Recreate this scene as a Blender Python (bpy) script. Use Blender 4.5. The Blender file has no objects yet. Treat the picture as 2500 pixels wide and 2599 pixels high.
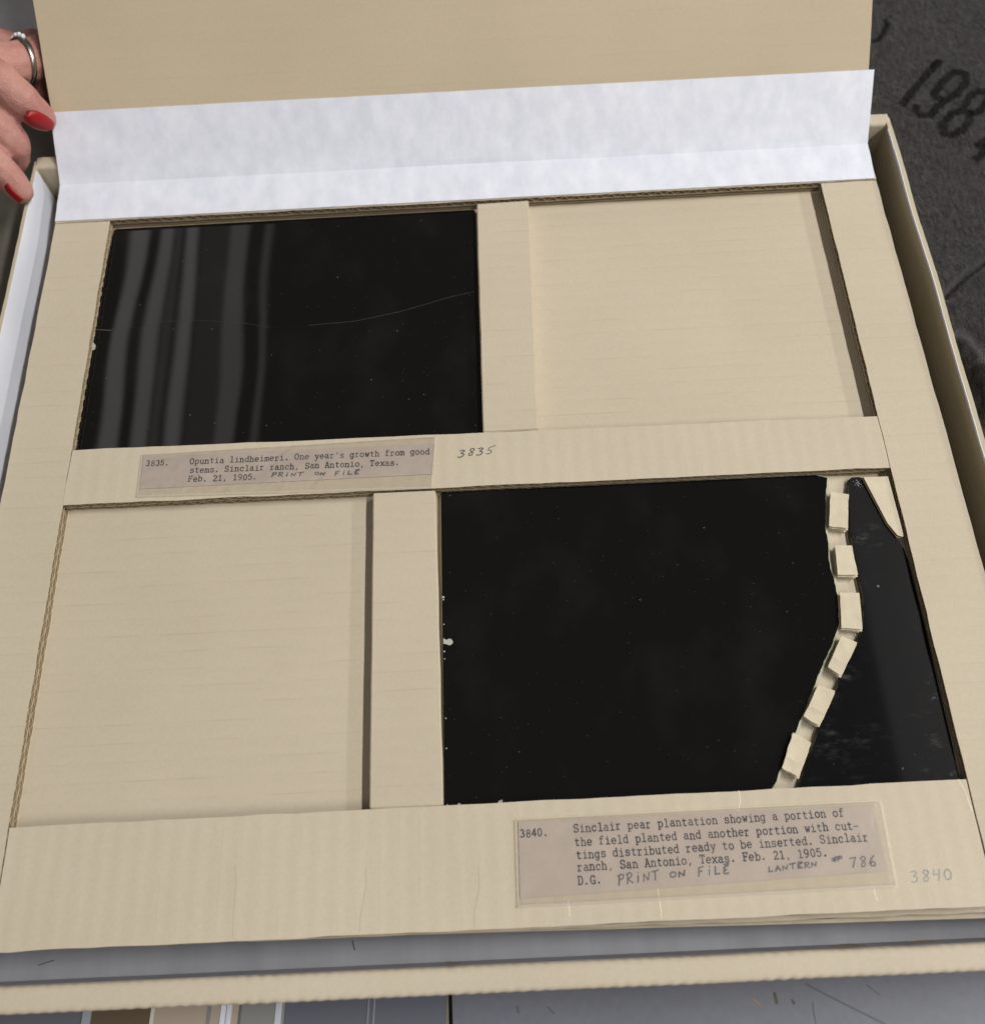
import bpy, bmesh, math, random
from mathutils import Vector, Matrix, noise

random.seed(7)
S = 0.001            # all lengths below are millimetres
sc = bpy.context.scene
col = sc.collection

# ------------------------------------------------------------------ camera
cam = bpy.data.cameras.new('camera')
cam.sensor_fit = 'HORIZONTAL'; cam.sensor_width = 36.0; cam.lens = 33.22
cam.clip_start = 0.01; cam.clip_end = 50.0
cam.dof.use_dof = True; cam.dof.focus_distance = 0.432; cam.dof.aperture_fstop = 8.5
camo = bpy.data.objects.new('camera', cam); col.objects.link(camo)
CR = ((0.99879814, 0.04847705, 0.00722853), (-0.04134492, 0.91252787, -0.40691951), (-0.02632249, 0.40613159, 0.91343541))
mw = Matrix(CR).to_4x4(); mw.translation = (0.01089555, -0.36970394, 0.39797726)
camo.matrix_world = mw
sc.camera = camo

# ------------------------------------------------------------------ light
world = bpy.data.worlds.new('World'); sc.world = world; world.use_nodes = True
bg = world.node_tree.nodes['Background']
bg.inputs[0].default_value = (1.0, 0.95, 0.87, 1); bg.inputs[1].default_value = 0.095

def area(name, loc, sx, sy, power, color=(1, 1, 1), aim=(0, -0.17, 0)):
    a = bpy.data.lights.new(name, 'AREA'); a.shape = 'RECTANGLE'; a.size = sx; a.size_y = sy
    a.energy = power; a.color = color
    o = bpy.data.objects.new(name, a); col.objects.link(o); o.location = loc
    if aim is not None:
        d = (Vector(aim) - Vector(loc)).normalized()
        z = -d; y = Vector((0, 1, 0)); x = y.cross(z).normalized(); y = z.cross(x)
        o.matrix_world = Matrix(((x.x, y.x, z.x, loc[0]), (x.y, y.y, z.y, loc[1]), (x.z, y.z, z.z, loc[2]), (0, 0, 0, 1)))
    return o
# ceiling tubes to the right, running front to back; the last two are added fill
area('tube_and_fill_light', (1.46, 0.04, 2.2), 0.11, 1.2, 48, (1.0, 0.98, 0.95))
area('tube_and_fill_light', (3.7, 0.1, 2.2), 0.2, 1.6, 42, (1.0, 0.98, 0.95))
area('tube_and_fill_light', (1.42, -1.55, 2.2), 0.11, 1.2, 22, (1.0, 0.98, 0.95))  # added front fill, lights the edges that face forward
area('tube_and_fill_light', (-0.5, -1.5, 2.2), 1.2, 1.2, 5, (1.0, 0.97, 0.93))  # broad soft overhead fill, added; not a tube
# dim ceiling strips, seen only as reflections in the glass
for x, w, y0, y1, lum in ((-1.271, .066, .7, 2.05, .95), (-1.163, .056, .7, 2.05, .90), (-1.055, .045, .7, 2.05, .95), (-.885, .072, .7, 2.2, .62), (-.780, .02, .7, 2.2, .50), (-.97, .10, .7, 2.2, .16), (-1.11, .03, .7, 2.1, .3), (1.225, .29, -.3, 1.2, .30)):
    area('ceiling_strip_light', (x, (y0+y1)/2, 2.2), w, y1-y0, math.pi*w*(y1-y0)*lum, (1.0, .95, .91), (x, (y0+y1)/2, 0))

sc.view_settings.view_transform = 'Standard'; sc.view_settings.look = 'None'
sc.view_settings.exposure = 0.0; sc.view_settings.gamma = 1.0

# measured outlines on the tray (x, y in millimetres; origin = middle of the tray's back window edge)
L = {'bl_1': [(279.16, 90.66), (287.39, 101.02), (297.0, 111.85), (305.19, 121.28), (312.19, 127.95)],
 'bl_1b': [(305.58, 125.47), (308.34, 124.42), (313.08, 129.16)],
 'bl_3': [(272.77, 149.36), (277.35, 150.77), (282.45, 157.42), (286.77, 165.97), (285.91, 170.51)],
 'bl_4': [(316.8, 54.67), (321.03, 55.53), (326.81, 60.13)],
 'bl_4b': [(313.18, 42.78), (318.79, 46.92), (325.22, 54.09)],
 'bl_8a': [(300.09, 68.19), (301.4, 73.58), (308.44, 81.0), (316.29, 84.43), (319.5, 81.01), (317.92, 74.79), (311.43, 67.4), (305.39, 63.94), (300.86, 64.25), (300.09, 68.19)],
 'bl_8b': [(317.45, 86.74), (322.13, 93.66), (329.54, 99.64), (334.75, 99.26), (336.01, 95.1), (331.84, 88.13), (324.85, 81.43), (319.5, 81.01)],
 'bl_9': [(288.66, 91.19), (287.1, 85.69), (289.35, 81.54), (294.42, 80.79), (300.79, 87.92), (307.89, 93.06), (316.4, 98.95), (323.85, 107.44), (325.7, 114.77), (321.63, 117.57), (315.75, 115.49),
          (307.72, 106.95), (302.2, 99.96), (302.69, 95.86), (306.35, 93.98)],
 'blfold': [(301.53, -33.98), (284.92, -45.66), (270.03, -58.61)],
 'blfold2': [(268.88, -91.95), (274.54, -103.88), (279.11, -119.27)],
 'blfold3': [(271.25, -112.56), (275.6, -132.61)],
 'bottom_bot': [(-196.76, -374.38), (0.23, -374.1), (195.84, -373.67)],
 'bottom_top': [(-201.93, -327.2), (7.17, -326.29), (201.25, -325.24)],
 'chip_a': [(-201.79, -80.66), (-199.71, -79.6), (-197.97, -81.47), (-198.11, -84.1), (-199.97, -84.87), (-201.84, -83.88)],
 'crack': [(-203.4, -70.78), (-193.24, -72.28), (-173.54, -70.48), (-165.08, -67.99), (-141.29, -69.13), (-119.9, -72.22), (-107.3, -75.37), (-86.26, -75.45), (-61.55, -74.25), (-36.81, -69.46),
           (-9.32, -61.27), (5.14, -58.33)],
 'creases': [[(-104.6, -346.35), (-103.62, -352.38), (-103.81, -364.09), (-103.34, -373.19)], [(-50.72, -348.65), (-50.41, -354.62), (-51.56, -362.4), (-52.52, -368.14), (-52.84, -373.36)],
             [(-4.47, -350.62), (-4.46, -359.5), (-6.76, -368.12), (-7.04, -373.35)], [(31.1, -364.88), (31.18, -370.64)], [(67.33, -362.03), (67.56, -367.37), (67.72, -373.11)],
             [(153.25, -364.68), (153.89, -370.01)], [(105.56, -325.78), (105.47, -329.87), (104.05, -333.67)], [(197.32, -325.24), (199.07, -330.97), (199.89, -338.09)]],
 'divider_a': [(6.75, -1.26), (36.19, -0.61), (32.39, -148.39), (4.84, -148.41)],
 'divider_b': [(-49.76, -179.19), (-19.48, -179.33), (-18.55, -326.26), (-49.63, -326.15)],
 'edge_frags': [(-71.51, 46.9), (-298.43, 190.27)],
 'flake': [[(131.23, -386.89), (133.55, -385.75), (137.65, -386.3), (143.73, -387.4)], [(159.51, -387.18), (162.82, -386.46), (168.09, -386.39), (170.01, -387.14)],
           [(-19.5, -386.47), (-17.95, -385.44), (-15.41, -385.45), (-12.7, -386.92)]],
 'front_x': [(210, -177.13), (235, -172.89), (385, -147.46), (393, -146.1), (530, -122.95), (538, -121.6), (560, -117.88), (566, -116.87), (590, -112.82), (610, -109.45), (612, -109.12), (700, -94.3),
             (706, -93.29), (722, -90.6), (728, -89.59), (930, -55.7), (938, -54.36), (955, -51.52), (1138, -20.95), (1150, -18.95)],
 'hair': [[(-197.89, -380.75), (-194.68, -379.78), (-191.21, -379.02)], [(-61.62, -376.52), (-60.54, -380.29)]],
 'hand_a': [(-287.1, 70.1, 43.4), (-266.3, 73.9, 50.4), (-255.1, 72.0, 46.2), (-245.6, 79.5, 40.7), (-239.6, 98.8, 31.7), (-239.4, 110.6, 17.3)],
 'hand_b': [(-284.4, 60.8, 44.7), (-260.2, 58.0, 52.0), (-248.7, 54.6, 50.4), (-240.3, 49.9, 42.8), (-235.2, 48.9, 33.6), (-232.9, 48.8, 29.1)],
 'hand_c': [(-284.9, 49.9, 39.9), (-266.7, 43.6, 39.1), (-255.1, 39.2, 34.8), (-249.9, 34.9, 27.4), (-255.2, 35.1, 15.5), (-263.6, 33.4, 8.3)],
 'hand_d': [(-285.5, 40.0, 35.5), (-269.3, 25.1, 32.0), (-256.7, 18.7, 29.0), (-250.6, 14.3, 21.5), (-247.5, 11.2, 14.7)],
 'hand_e': [(-295.7, 87.2, 34.7), (-277.5, 103.3, 36.2), (-260.0, 108.1, 27.3), (-252.0, 117.6, 20.5), (-248.4, 96.9, 11.3), (-247.1, 85.2, 11.5)],
 'l1_film': [(-165.25, -152.3), (-18.95, -150.15), (-21.23, -178.21), (-165.06, -175.2)],
 'l1_hand': [('PRiNT', [(-100.05, -168.04), (-83.97, -168.57)], 0.85), ('ON', [(-78.85, -168.05), (-72.98, -168.37)], 0.7), ('FiLE', [(-68.85, -168.94), (-56.21, -168.82)], 0.88)],
 'l1_lines': [('3835.', [(-162.87, -158.5), (-150.99, -158.69)]), ("Opuntia lindheimeri. One year's growth from good", [(-141.01, -158.65), (-21.69, -159.52)]),
              ('stems. Sinclair ranch, San Antonio, Texas.', [(-140.55, -163.54), (-36.49, -164.85)]), ('Feb. 21, 1905.', [(-140.92, -168.34), (-106.58, -168.94)])],
 'l1_paper': [(-164.63, -153.15), (-19.33, -153.91), (-20.1, -170.68), (-164.31, -171.06)],
 'l2_film': [(11.52, -333.25), (163.11, -332.32), (162.52, -365.06), (10.93, -366.35)],
 'l2_hand': [('PRiNT', [(51.46, -360.29), (68.81, -358.92)], 1.45), ('ON', [(72.57, -358.5), (79.91, -357.57)], 1.0), ('FiLE', [(83.96, -358.12), (97.42, -357.73)], 1.3),
             ('LANTERN', [(112.39, -357.6), (133.07, -356.65)], 0.8), ('#', [(138.68, -355.35), (143.78, -354.6)], 0.95), ('786', [(145.56, -357.57), (157.04, -357.29)], 1.5)],
 'l2_lines': [('3840.', [(13.06, -340.23), (25.09, -340.06)]), ('Sinclair pear plantation showing a portion of', [(35.27, -339.2), (147.55, -337.7)]),
              ('the field planted and another portion with cut-', [(35.38, -344.47), (152.48, -342.91)]), ('tings distributed ready to be inserted. Sinclair', [(35.62, -349.48), (155.37, -347.58)]),
              ('ranch, San Antonio, Texas. Feb. 21, 1905.', [(35.67, -354.05), (137.95, -352.7)]), ('D.G.', [(35.47, -359.23), (45.49, -359.08)])],
 'l2_paper': [(12.53, -334.2), (159.8, -334.0), (160.09, -359.34), (11.81, -363.47)],
 'left_in': [(-201.55, -0.54), (-201.34, -147.22), (-201.68, -177.6), (-201.93, -327.2)],
 'left_out': [(-232.86, -0.51), (-231.34, -108.12), (-232.63, -171.91)],
 'mid_rail': [(-201.14, -147.23), (200.88, -150.35), (200.86, -178.96), (-201.68, -177.6)],
 'nail_b': [(-231.4, 40.1, 36.2)],
 'nail_b_end': [(-228.4, 43.6, 27.9), (-234.4, 37.4, 42.6)],
 'nail_d': [(-248.3, 5.6, 19.8)],
 'nail_d_end': [(-245.3, 3.6, 14.5), (-251.3, 8.8, 23.5)],
 'p3835': [(-8.41, -162.11), (10.01, -160.68)],
 'p3840': [(168.68, -363.99), (186.44, -363.98)],
 'palm': [(-326.8, 63.7, 40.9), (-305.8, 62.2, 42.2), (-286.1, 63.4, 42.6), (-286.9, 48.4, 35.9)],
 'plate_a': [(-197.69, -2.61), (5.41, -1.74), (4.55, -148.63), (-201.02, -147.06)],
 'plate_b_main': [(-17.14, -181.4), (-17.1, -178.85), (166.05, -179.13), (171.42, -181.14), (169.08, -189.75), (167.19, -198.26), (165.5, -207.62), (165.45, -214.97), (163.98, -223.58),
                  (164.29, -231.2), (164.7, -236.85), (164.04, -245.15), (162.79, -254.18), (157.99, -263.77), (150.77, -274.8), (140.97, -291.35), (131.49, -307.37), (120.13, -326.29),
                  (-18.35, -329.67)],
 'right_in': [(201.28, 0.29), (201.09, -150.25), (201.05, -178.97), (201.25, -325.24)],
 'right_out': [(232.45, 1.84), (231.16, -203.57), (232.39, -229.52)],
 'ring': [(-244.7, 80.7, 40.1)],
 'ring_top': [(-245.9, 87.3, 49.6)],
 'scratch_a': [(-200.64, -70.94), (-196.91, -70.87), (-193.24, -72.28), (-197.0, -72.06)],
 'shard': [(180.64, -186.8), (178.49, -198.86), (176.88, -208.71), (176.5, -220.39), (176.3, -231.81), (176.41, -241.16), (175.23, -249.36), (172.61, -258.26), (169.22, -263.44), (159.51, -277.81),
           (155.1, -285.28), (145.07, -300.66), (140.01, -310.18), (130.85, -327.15), (199.67, -327.5), (200.27, -308.1), (200.34, -289.11), (200.79, -260.54), (200.68, -242.38), (200.58, -225.46),
           (199.83, -219.67), (199.53, -219.4), (194.99, -207.12), (191.3, -194.13), (189.33, -184.83), (188.14, -182.08), (186.52, -181.45), (183.63, -181.58), (181.9, -182.96)],
 'spacers': [[(170.57, -189.4), (178.83, -191.57), (174.95, -209.07), (166.48, -207.35)], [(167.26, -217.21), (175.16, -217.82), (175.02, -232.42), (165.71, -231.95)],
             [(165.07, -240.55), (173.75, -241.17), (171.76, -258.34), (162.49, -257.17)], [(161.74, -260.95), (168.17, -264.17), (158.01, -279.0), (152.97, -274.65)],
             [(147.45, -282.49), (154.16, -285.42), (144.65, -300.05), (138.34, -295.91)], [(132.64, -302.51), (139.74, -307.12), (132.04, -321.02), (125.46, -317.2)]],
 't_marks': [[(131.32, -401.18), (139.14, -405.58), (151.56, -412.14), (161.78, -417.54)], [(132.88, -408.38), (132.71, -412.41), (132.76, -416.41)], [(117.55, -404.22), (117.87, -407.79)],
             [(108.08, -405.88), (111.05, -408.84)], [(21.23, -405.52), (23.93, -408.15)], [(8.57, -405.02), (8.81, -407.06)], [(156.95, -402.72), (161.32, -406.46)],
             [(124.53, -407.04), (125.11, -408.28)]],
 'top_line': [(-232.95, 0.07), (-201.7, -0.25), (6.78, -0.12), (36.22, -0.04), (201.45, 1.15), (232.48, 1.98)],
 'wedge': [(187.99, -182.61), (199.76, -182.76), (200.63, -213.77), (199.7, -214.51), (197.57, -213.61), (194.3, -207.19)]}

# ------------------------------------------------------------------ helpers
def N(nt, t, **kw):
    n = nt.nodes.new(t)
    for k, v in kw.items():
        setattr(n, k, v)
    return n
def setin(n, **kw):
    for k, v in kw.items():
        n.inputs[k.replace('_', ' ')].default_value = v
def mat_base(name, color=(.5, .5, .5), rough=.7, spec=.3):
    m = bpy.data.materials.new(name); m.use_nodes = True
    b = m.node_tree.nodes['Principled BSDF']
    b.inputs['Base Color'].default_value = (*color, 1); b.inputs['Roughness'].default_value = rough
    b.inputs['Specular IOR Level'].default_value = spec
    return m, m.node_tree, b
def mathn(nt, op, a, b=None, clamp=False):
    n = N(nt, 'ShaderNodeMath', operation=op, use_clamp=clamp)
    for i, v in enumerate((a, b)):
        if v is None: continue
        if isinstance(v, (int, float)): n.inputs[i].default_value = v
        else: nt.links.new(v, n.inputs[i])
    return n.outputs[0]
def mapping(nt, sx, sy, sz, rot=(0, 0, 0), off=(0, 0, 0)):
    tc = N(nt, 'ShaderNodeTexCoord'); mp = N(nt, 'ShaderNodeMapping')
    mp.inputs['Scale'].default_value = (sx, sy, sz); mp.inputs['Rotation'].default_value = rot
    mp.inputs['Location'].default_value = off
    nt.links.new(tc.outputs['Object'], mp.inputs[0]); return mp.outputs[0]
def noise_n(nt, vec, scale, detail=4, rough=.55):
    n = N(nt, 'ShaderNodeTexNoise'); n.inputs['Scale'].default_value = scale
    n.inputs['Detail'].default_value = detail; n.inputs['Roughness'].default_value = rough
    if vec is not None: nt.links.new(vec, n.inputs['Vector'])
    return n.outputs['Fac']
def ramp(nt, fac, p0, p1, c0=(0, 0, 0, 1), c1=(1, 1, 1, 1)):
    r = N(nt, 'ShaderNodeValToRGB'); e = r.color_ramp.elements
    e[0].position, e[1].position = p0, p1; e[0].color, e[1].color = c0, c1
    nt.links.new(fac, r.inputs[0]); return r.outputs[0]
def mix(nt, fac, a, b, blend='MIX'):
    n = N(nt, 'ShaderNodeMix', data_type='RGBA', blend_type=blend)
    for i, v in ((0, fac), (6, a), (7, b)):
        if isinstance(v, (int, float)): n.inputs[i].default_value = v
        elif isinstance(v, tuple): n.inputs[i].default_value = (*v[:3], 1)
        else: nt.links.new(v, n.inputs[i])
    return n.outputs[2]
def bump(nt, b, h, strength, dist):
    n = N(nt, 'ShaderNodeBump'); n.inputs['Strength'].default_value = strength; n.inputs['Distance'].default_value = dist
    nt.links.new(h, n.inputs['Height']); nt.links.new(n.outputs[0], b.inputs['Normal']); return n

def board_mat(name, axis, color, dash=.3, wash=.12, seed=0.0):
    """corrugated card: flutes along axis, faint broken flute lines, fibre grain"""
    m, nt, b = mat_base(name, color, .72, .25)
    tc = N(nt, 'ShaderNodeTexCoord'); sp = N(nt, 'ShaderNodeSeparateXYZ'); nt.links.new(tc.outputs['Object'], sp.inputs[0])
    s = sp.outputs[1] if axis == 'x' else sp.outputs[0]
    wob = noise_n(nt, mapping(nt, 14, 14, 14, off=(seed, seed, 0)), 1.0, 2)
    s2 = mathn(nt, 'ADD', s, mathn(nt, 'MULTIPLY', mathn(nt, 'SUBTRACT', wob, .5), .0012))
    ph = mathn(nt, 'MULTIPLY', s2, 1/.0082)
    fr = mathn(nt, 'ABSOLUTE', mathn(nt, 'SUBTRACT', mathn(nt, 'FRACT', mathn(nt, 'ADD', ph, 100)), .5))
    line = ramp(nt, fr, .01, .06, (1, 1, 1, 1), (0, 0, 0, 1))
    st = (34, 150, 34) if axis == 'x' else (150, 34, 34)
    gate = ramp(nt, noise_n(nt, mapping(nt, *st, off=(seed+3, seed, 0)), 1.0, 3), .45, .66)
    lm = mathn(nt, 'MULTIPLY', line, gate); lm = mathn(nt, 'MULTIPLY', lm, dash)
    big = noise_n(nt, mapping(nt, 9, 9, 9, off=(seed, 0, seed)), 1.0, 3)
    tone = mix(nt, ramp(nt, big, .3, .7), tuple(c*.95 for c in color), tuple(min(1, c*k) for c, k in zip(color, (1.03, 1.035, 1.05))))
    fine = noise_n(nt, mapping(nt, 700, 700, 700) if axis == 'x' else mapping(nt, 700, 700, 700), 1.0, 3, .7)
    tone = mix(nt, ramp(nt, fine, .3, .7), tone, mix(nt, 1.0, tone, (.93, .93, .92), 'MULTIPLY'))
    sw = mathn(nt, 'SINE', mathn(nt, 'MULTIPLY', ph, 2*math.pi))
    tone = mix(nt, mathn(nt, 'MULTIPLY', mathn(nt, 'ADD', mathn(nt, 'MULTIPLY', sw, .5), .5), min(1.0, wash)), tone, mix(nt, 1.0, tone, (.93, .92, .90), 'MULTIPLY'))
    tone = mix(nt, lm, tone, tuple(c*k for c, k in zip(color, (.62, .56, .48))))
    nt.links.new(tone, b.inputs['Base Color'])
    h = mathn(nt, 'ADD', mathn(nt, 'MULTIPLY', sw, wash), mathn(nt, 'MULTIPLY', fine, .35))
    bump(nt, b, h, .5, .00012)
    return m

TAN = (.568, .492, .373)
M = {}
M['bx'] = board_mat('board_flutes_across', 'x', TAN, .27, .15)
M['by'] = board_mat('board_flutes_upright', 'y', (.585, .510, .390), .14, .40, 4.0)
M['lid'] = board_mat('board_lid', 'x', (.555, .462, .325), .10, .10, 8.0)
M['flute'] = mat_base('board_cut_edge', (.60, .52, .37), .85, .15)[0]
M['medium'] = mat_base('shaded_medium', (.29, .22, .135), .9, .1)[0]  # flute insides darkened in colour for the shade in the voids
M['boxboard'] = board_mat('board_box', 'y', (.57, .495, .38), .05, .1, 2.0)
M['boxside'] = board_mat('board_box_side', 'x', (.52, .455, .325), .05, .1, 6.0)

def paper_mat(name, c0, c1, scale, rough=.6, stretch=(1, 1, 1)):
    m, nt, b = mat_base(name, c0, rough, .3)
    n1 = noise_n(nt, mapping(nt, scale*stretch[0], scale*stretch[1], scale*stretch[2]), 1.0, 6, .6)
    n2 = noise_n(nt, mapping(nt, 900, 900, 900), 1.0, 3, .7)
    t = mix(nt, ramp(nt, n1, .34, .68), c0, c1)
    t = mix(nt, ramp(nt, n2, .3, .7), t, mix(nt, 1.0, t, (.965, .965, .965), 'MULTIPLY'))
    nt.links.new(t, b.inputs['Base Color'])
    h = mathn(nt, 'ADD', mathn(nt, 'MULTIPLY', n1, .8), mathn(nt, 'MULTIPLY', n2, .15))
    bump(nt, b, h, .35, .0006)
    return m
M['white'] = paper_mat('white_spun_paper', (.69, .712, .80), (.795, .815, .895), 95, .5, (1.2, .6, 1))
M['liner'] = paper_mat('white_liner_paper', (.72, .75, .83), (.80, .82, .90), 20, .6)
M['floor_liner'] = paper_mat('grey_white_floor_paper', (.40, .41, .45), (.46, .47, .51), 12, .6, (6, .3, 1))  # white lining, greyed in its colour for the shade of the front gap
M['label'] = paper_mat('faded_mauve_paper', (.475, .408, .35), (.535, .467, .405), 60, .75)
M['spacer'] = paper_mat('cream_card', (.58, .51, .375), (.65, .575, .43), 160, .7)
M['spacer_edge'] = mat_base('cream_card_edge', (.48, .38, .22), .8, .2)[0]
M['ink'] = mat_base('typewriter_ink', (.035, .03, .035), .7, .2)[0]
M['pencil'] = mat_base('pencil_mark', (.10, .10, .105), .5, .4)[0]
M['pencil_pale'] = mat_base('pale_pencil_mark', (.28, .275, .28), .5, .4)[0]
M['crease_dark'] = mat_base('board_crease', (.50, .42, .27), .8, .2)[0]
M['crease_light'] = mat_base('board_crease_worn', (.78, .70, .52), .7, .3)[0]

def glass_mat():
    m, nt, b = mat_base('black_emulsion_glass', (.006, .006, .006), .03, .5)
    v = N(nt, 'ShaderNodeTexVoronoi', feature='F1'); nt.links.new(mapping(nt, 1, 1, 1), v.inputs['Vector']); v.inputs['Scale'].default_value = 150
    sp = ramp(nt, v.outputs['Distance'], .02, .07, (1, 1, 1, 1), (0, 0, 0, 1))
    vc = N(nt, 'ShaderNodeSeparateColor'); nt.links.new(v.outputs['Color'], vc.inputs[0])
    keep = ramp(nt, vc.outputs[0], .55, .98)
    dust = mathn(nt, 'MULTIPLY', sp, keep)
    v2 = N(nt, 'ShaderNodeTexVoronoi', feature='F1'); nt.links.new(mapping(nt, 1, 1, 1, off=(3, 1, 0)), v2.inputs['Vector']); v2.inputs['Scale'].default_value = 420
    vc2 = N(nt, 'ShaderNodeSeparateColor'); nt.links.new(v2.outputs['Color'], vc2.inputs[0])
    d2 = mathn(nt, 'MULTIPLY', ramp(nt, v2.outputs['Distance'], .06, .16, (1, 1, 1, 1), (0, 0, 0, 1)), ramp(nt, vc2.outputs[1], .82, 1.0))
    haze = ramp(nt, noise_n(nt, mapping(nt, 30, 22, 30), 1.0, 5), .50, .85)
    c = mix(nt, mathn(nt, 'MULTIPLY', haze, .012), (.0045, .0044, .0042), (.5, .5, .5))
    c = mix(nt, mathn(nt, 'MULTIPLY', dust, .22), c, (.6, .6, .56))
    c = mix(nt, mathn(nt, 'MULTIPLY', d2, .07), c, (.55, .55, .55))
    nt.links.new(c, b.inputs['Base Color'])
    bump(nt, b, noise_n(nt, mapping(nt, 13, 8, 13), 1.0, 1), 1.0, .00028)
    rg = mathn(nt, 'ADD', mathn(nt, 'MULTIPLY', dust, .4), .028); nt.links.new(rg, b.inputs['Roughness'])
    return m
M['glass'] = glass_mat()
def shard_mat():
    m, nt, b = mat_base('smudged_black_glass', (.004, .004, .005), .04, .5)
    smear = noise_n(nt, mapping(nt, 110, 260, 110, rot=(0, 0, .9)), 1.0, 6, .7)
    zone = ramp(nt, noise_n(nt, mapping(nt, 26, 26, 26, off=(2.3, .4, 0)), 1.0, 2), .48, .66)
    sm = mathn(nt, 'MULTIPLY', ramp(nt, smear, .52, .74), zone)
    v = N(nt, 'ShaderNodeTexVoronoi', feature='F1'); nt.links.new(mapping(nt, 1, 1, 1), v.inputs['Vector']); v.inputs['Scale'].default_value = 140
    vc = N(nt, 'ShaderNodeSeparateColor'); nt.links.new(v.outputs['Color'], vc.inputs[0])
    dust = mathn(nt, 'MULTIPLY', ramp(nt, v.outputs['Distance'], .05, .1, (1, 1, 1, 1), (0, 0, 0, 1)), ramp(nt, vc.outputs[0], .6, .95))
    c = mix(nt, mathn(nt, 'MULTIPLY', sm, .022), (.0045, .0045, .0052), (.5, .5, .5))
    c = mix(nt, mathn(nt, 'MULTIPLY', dust, .35), c, (.6, .6, .56))
    nt.links.new(c, b.inputs['Base Color'])
    nt.links.new(mathn(nt, 'ADD', mathn(nt, 'MULTIPLY', sm, .15), .05), b.inputs['Roughness'])
    return m
M['shard'] = shard_mat()
M['glass_edge'] = mat_base('broken_glass_edge', (.44, .44, .33), .3, .5)[0]
M['glass_edge_dark'] = mat_base('ground_glass_edge', (.035, .035, .028), .2, .5)[0]
M['chip'] = mat_base('bare_glass_chip', (.42, .42, .37), .5, .4)[0]
M['crackline'] = mat_base('crack_line', (.085, .085, .08), .4, .5)[0]

def film_mat(name, st):
    m = bpy.data.materials.new(name); m.use_nodes = True; nt = m.node_tree
    nt.nodes.remove(nt.nodes['Principled BSDF']); out = nt.nodes['Material Output']
    tr = N(nt, 'ShaderNodeBsdfTransparent'); tr.inputs[0].default_value = (.955, .945, .935, 1)
    gl = N(nt, 'ShaderNodeBsdfGlossy'); gl.inputs[0].default_value = (1, 1, 1, 1); gl.inputs['Roughness'].default_value = .18
    df = N(nt, 'ShaderNodeBsdfDiffuse'); df.inputs[0].default_value = (.6, .58, .58, 1)
    fr = N(nt, 'ShaderNodeFresnel'); fr.inputs[0].default_value = 1.38
    n = N(nt, 'ShaderNodeTexNoise'); n.inputs['Scale'].default_value = 1; n.inputs['Detail'].default_value = 2; n.inputs['Distortion'].default_value = 2.5
    nt.links.new(mapping(nt, 55, 55, 55), n.inputs['Vector'])
    bp = N(nt, 'ShaderNodeBump'); bp.inputs['Strength'].default_value = st; bp.inputs['Distance'].default_value = .0012
    nt.links.new(n.outputs['Fac'], bp.inputs['Height']); nt.links.new(bp.outputs[0], gl.inputs['Normal']); nt.links.new(bp.outputs[0], fr.inputs['Normal'])
    m1 = N(nt, 'ShaderNodeMixShader'); m1.inputs[0].default_value = .07
    nt.links.new(tr.outputs[0], m1.inputs[1]); nt.links.new(df.outputs[0], m1.inputs[2])
    m2 = N(nt, 'ShaderNodeMixShader'); nt.links.new(fr.outputs[0], m2.inputs[0])
    nt.links.new(m1.outputs[0], m2.inputs[1]); nt.links.new(gl.outputs[0], m2.inputs[2])
    nt.links.new(m2.outputs[0], out.inputs[0]); return m
M['l1_film'] = film_mat('wrinkled_clear_film', .45); M['l2_film'] = film_mat('clear_film', .10)
M['film_rim'] = mat_base('film_weld', (.62, .57, .48), .3, .5)[0]
M['film_rim'].node_tree.nodes['Principled BSDF'].inputs['Alpha'].default_value = .45

def table_mat(name, c0, c1):
    m, nt, b = mat_base(name, (.25, .262, .305), .45, .35)
    n1 = noise_n(nt, mapping(nt, 6, 6, 6), 1.0, 4); n2 = noise_n(nt, mapping(nt, 240, 240, 240), 1.0, 3)
    t = mix(nt, ramp(nt, n1, .3, .7), c0, c1)
    t = mix(nt, ramp(nt, n2, .35, .65), t, mix(nt, 1.0, t, (.92, .92, .92), 'MULTIPLY'))
    nt.links.new(t, b.inputs['Base Color']); bump(nt, b, n2, .2, .0003); return m
M['table'] = table_mat('blue_grey_laminate', (.140, .148, .178), (.165, .172, .205))
M['table_b'] = table_mat('olive_grey_laminate', (.165, .155, .125), (.195, .182, .150))
M['mat'] = table_mat('pale_grey_mat', (.56, .55, .60), (.62, .61, .66))
def felt_mat():
    m, nt, b = mat_base('charcoal_felt', (.03, .03, .032), .95, .1)
    n1 = noise_n(nt, mapping(nt, 520, 170, 300, rot=(0, 0, -.75)), 1.0, 6, .8)
    n2 = noise_n(nt, mapping(nt, 7, 7, 7), 1.0, 3)
    n3 = noise_n(nt, mapping(nt, 120, 120, 120), 1.0, 3)
    t = mix(nt, ramp(nt, n1, .38, .70), (.002, .002, .003), (.066, .062, .059))
    t = mix(nt, ramp(nt, n3, .35, .7), mix(nt, 1.0, t, (.75, .75, .78), 'MULTIPLY'), t)
    t = mix(nt, ramp(nt, n2, .35, .65), t, mix(nt, 1.0, t, (1.15, 1.08, .98), 'MULTIPLY'))
    nt.links.new(t, b.inputs['Base Color'])
    b.inputs['Sheen Weight'].default_value = .25; b.inputs['Sheen Roughness'].default_value = .5
    bump(nt, b, mathn(nt, 'ADD', n1, n3), 1.0, .0016); return m
M['felt'] = felt_mat()
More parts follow.
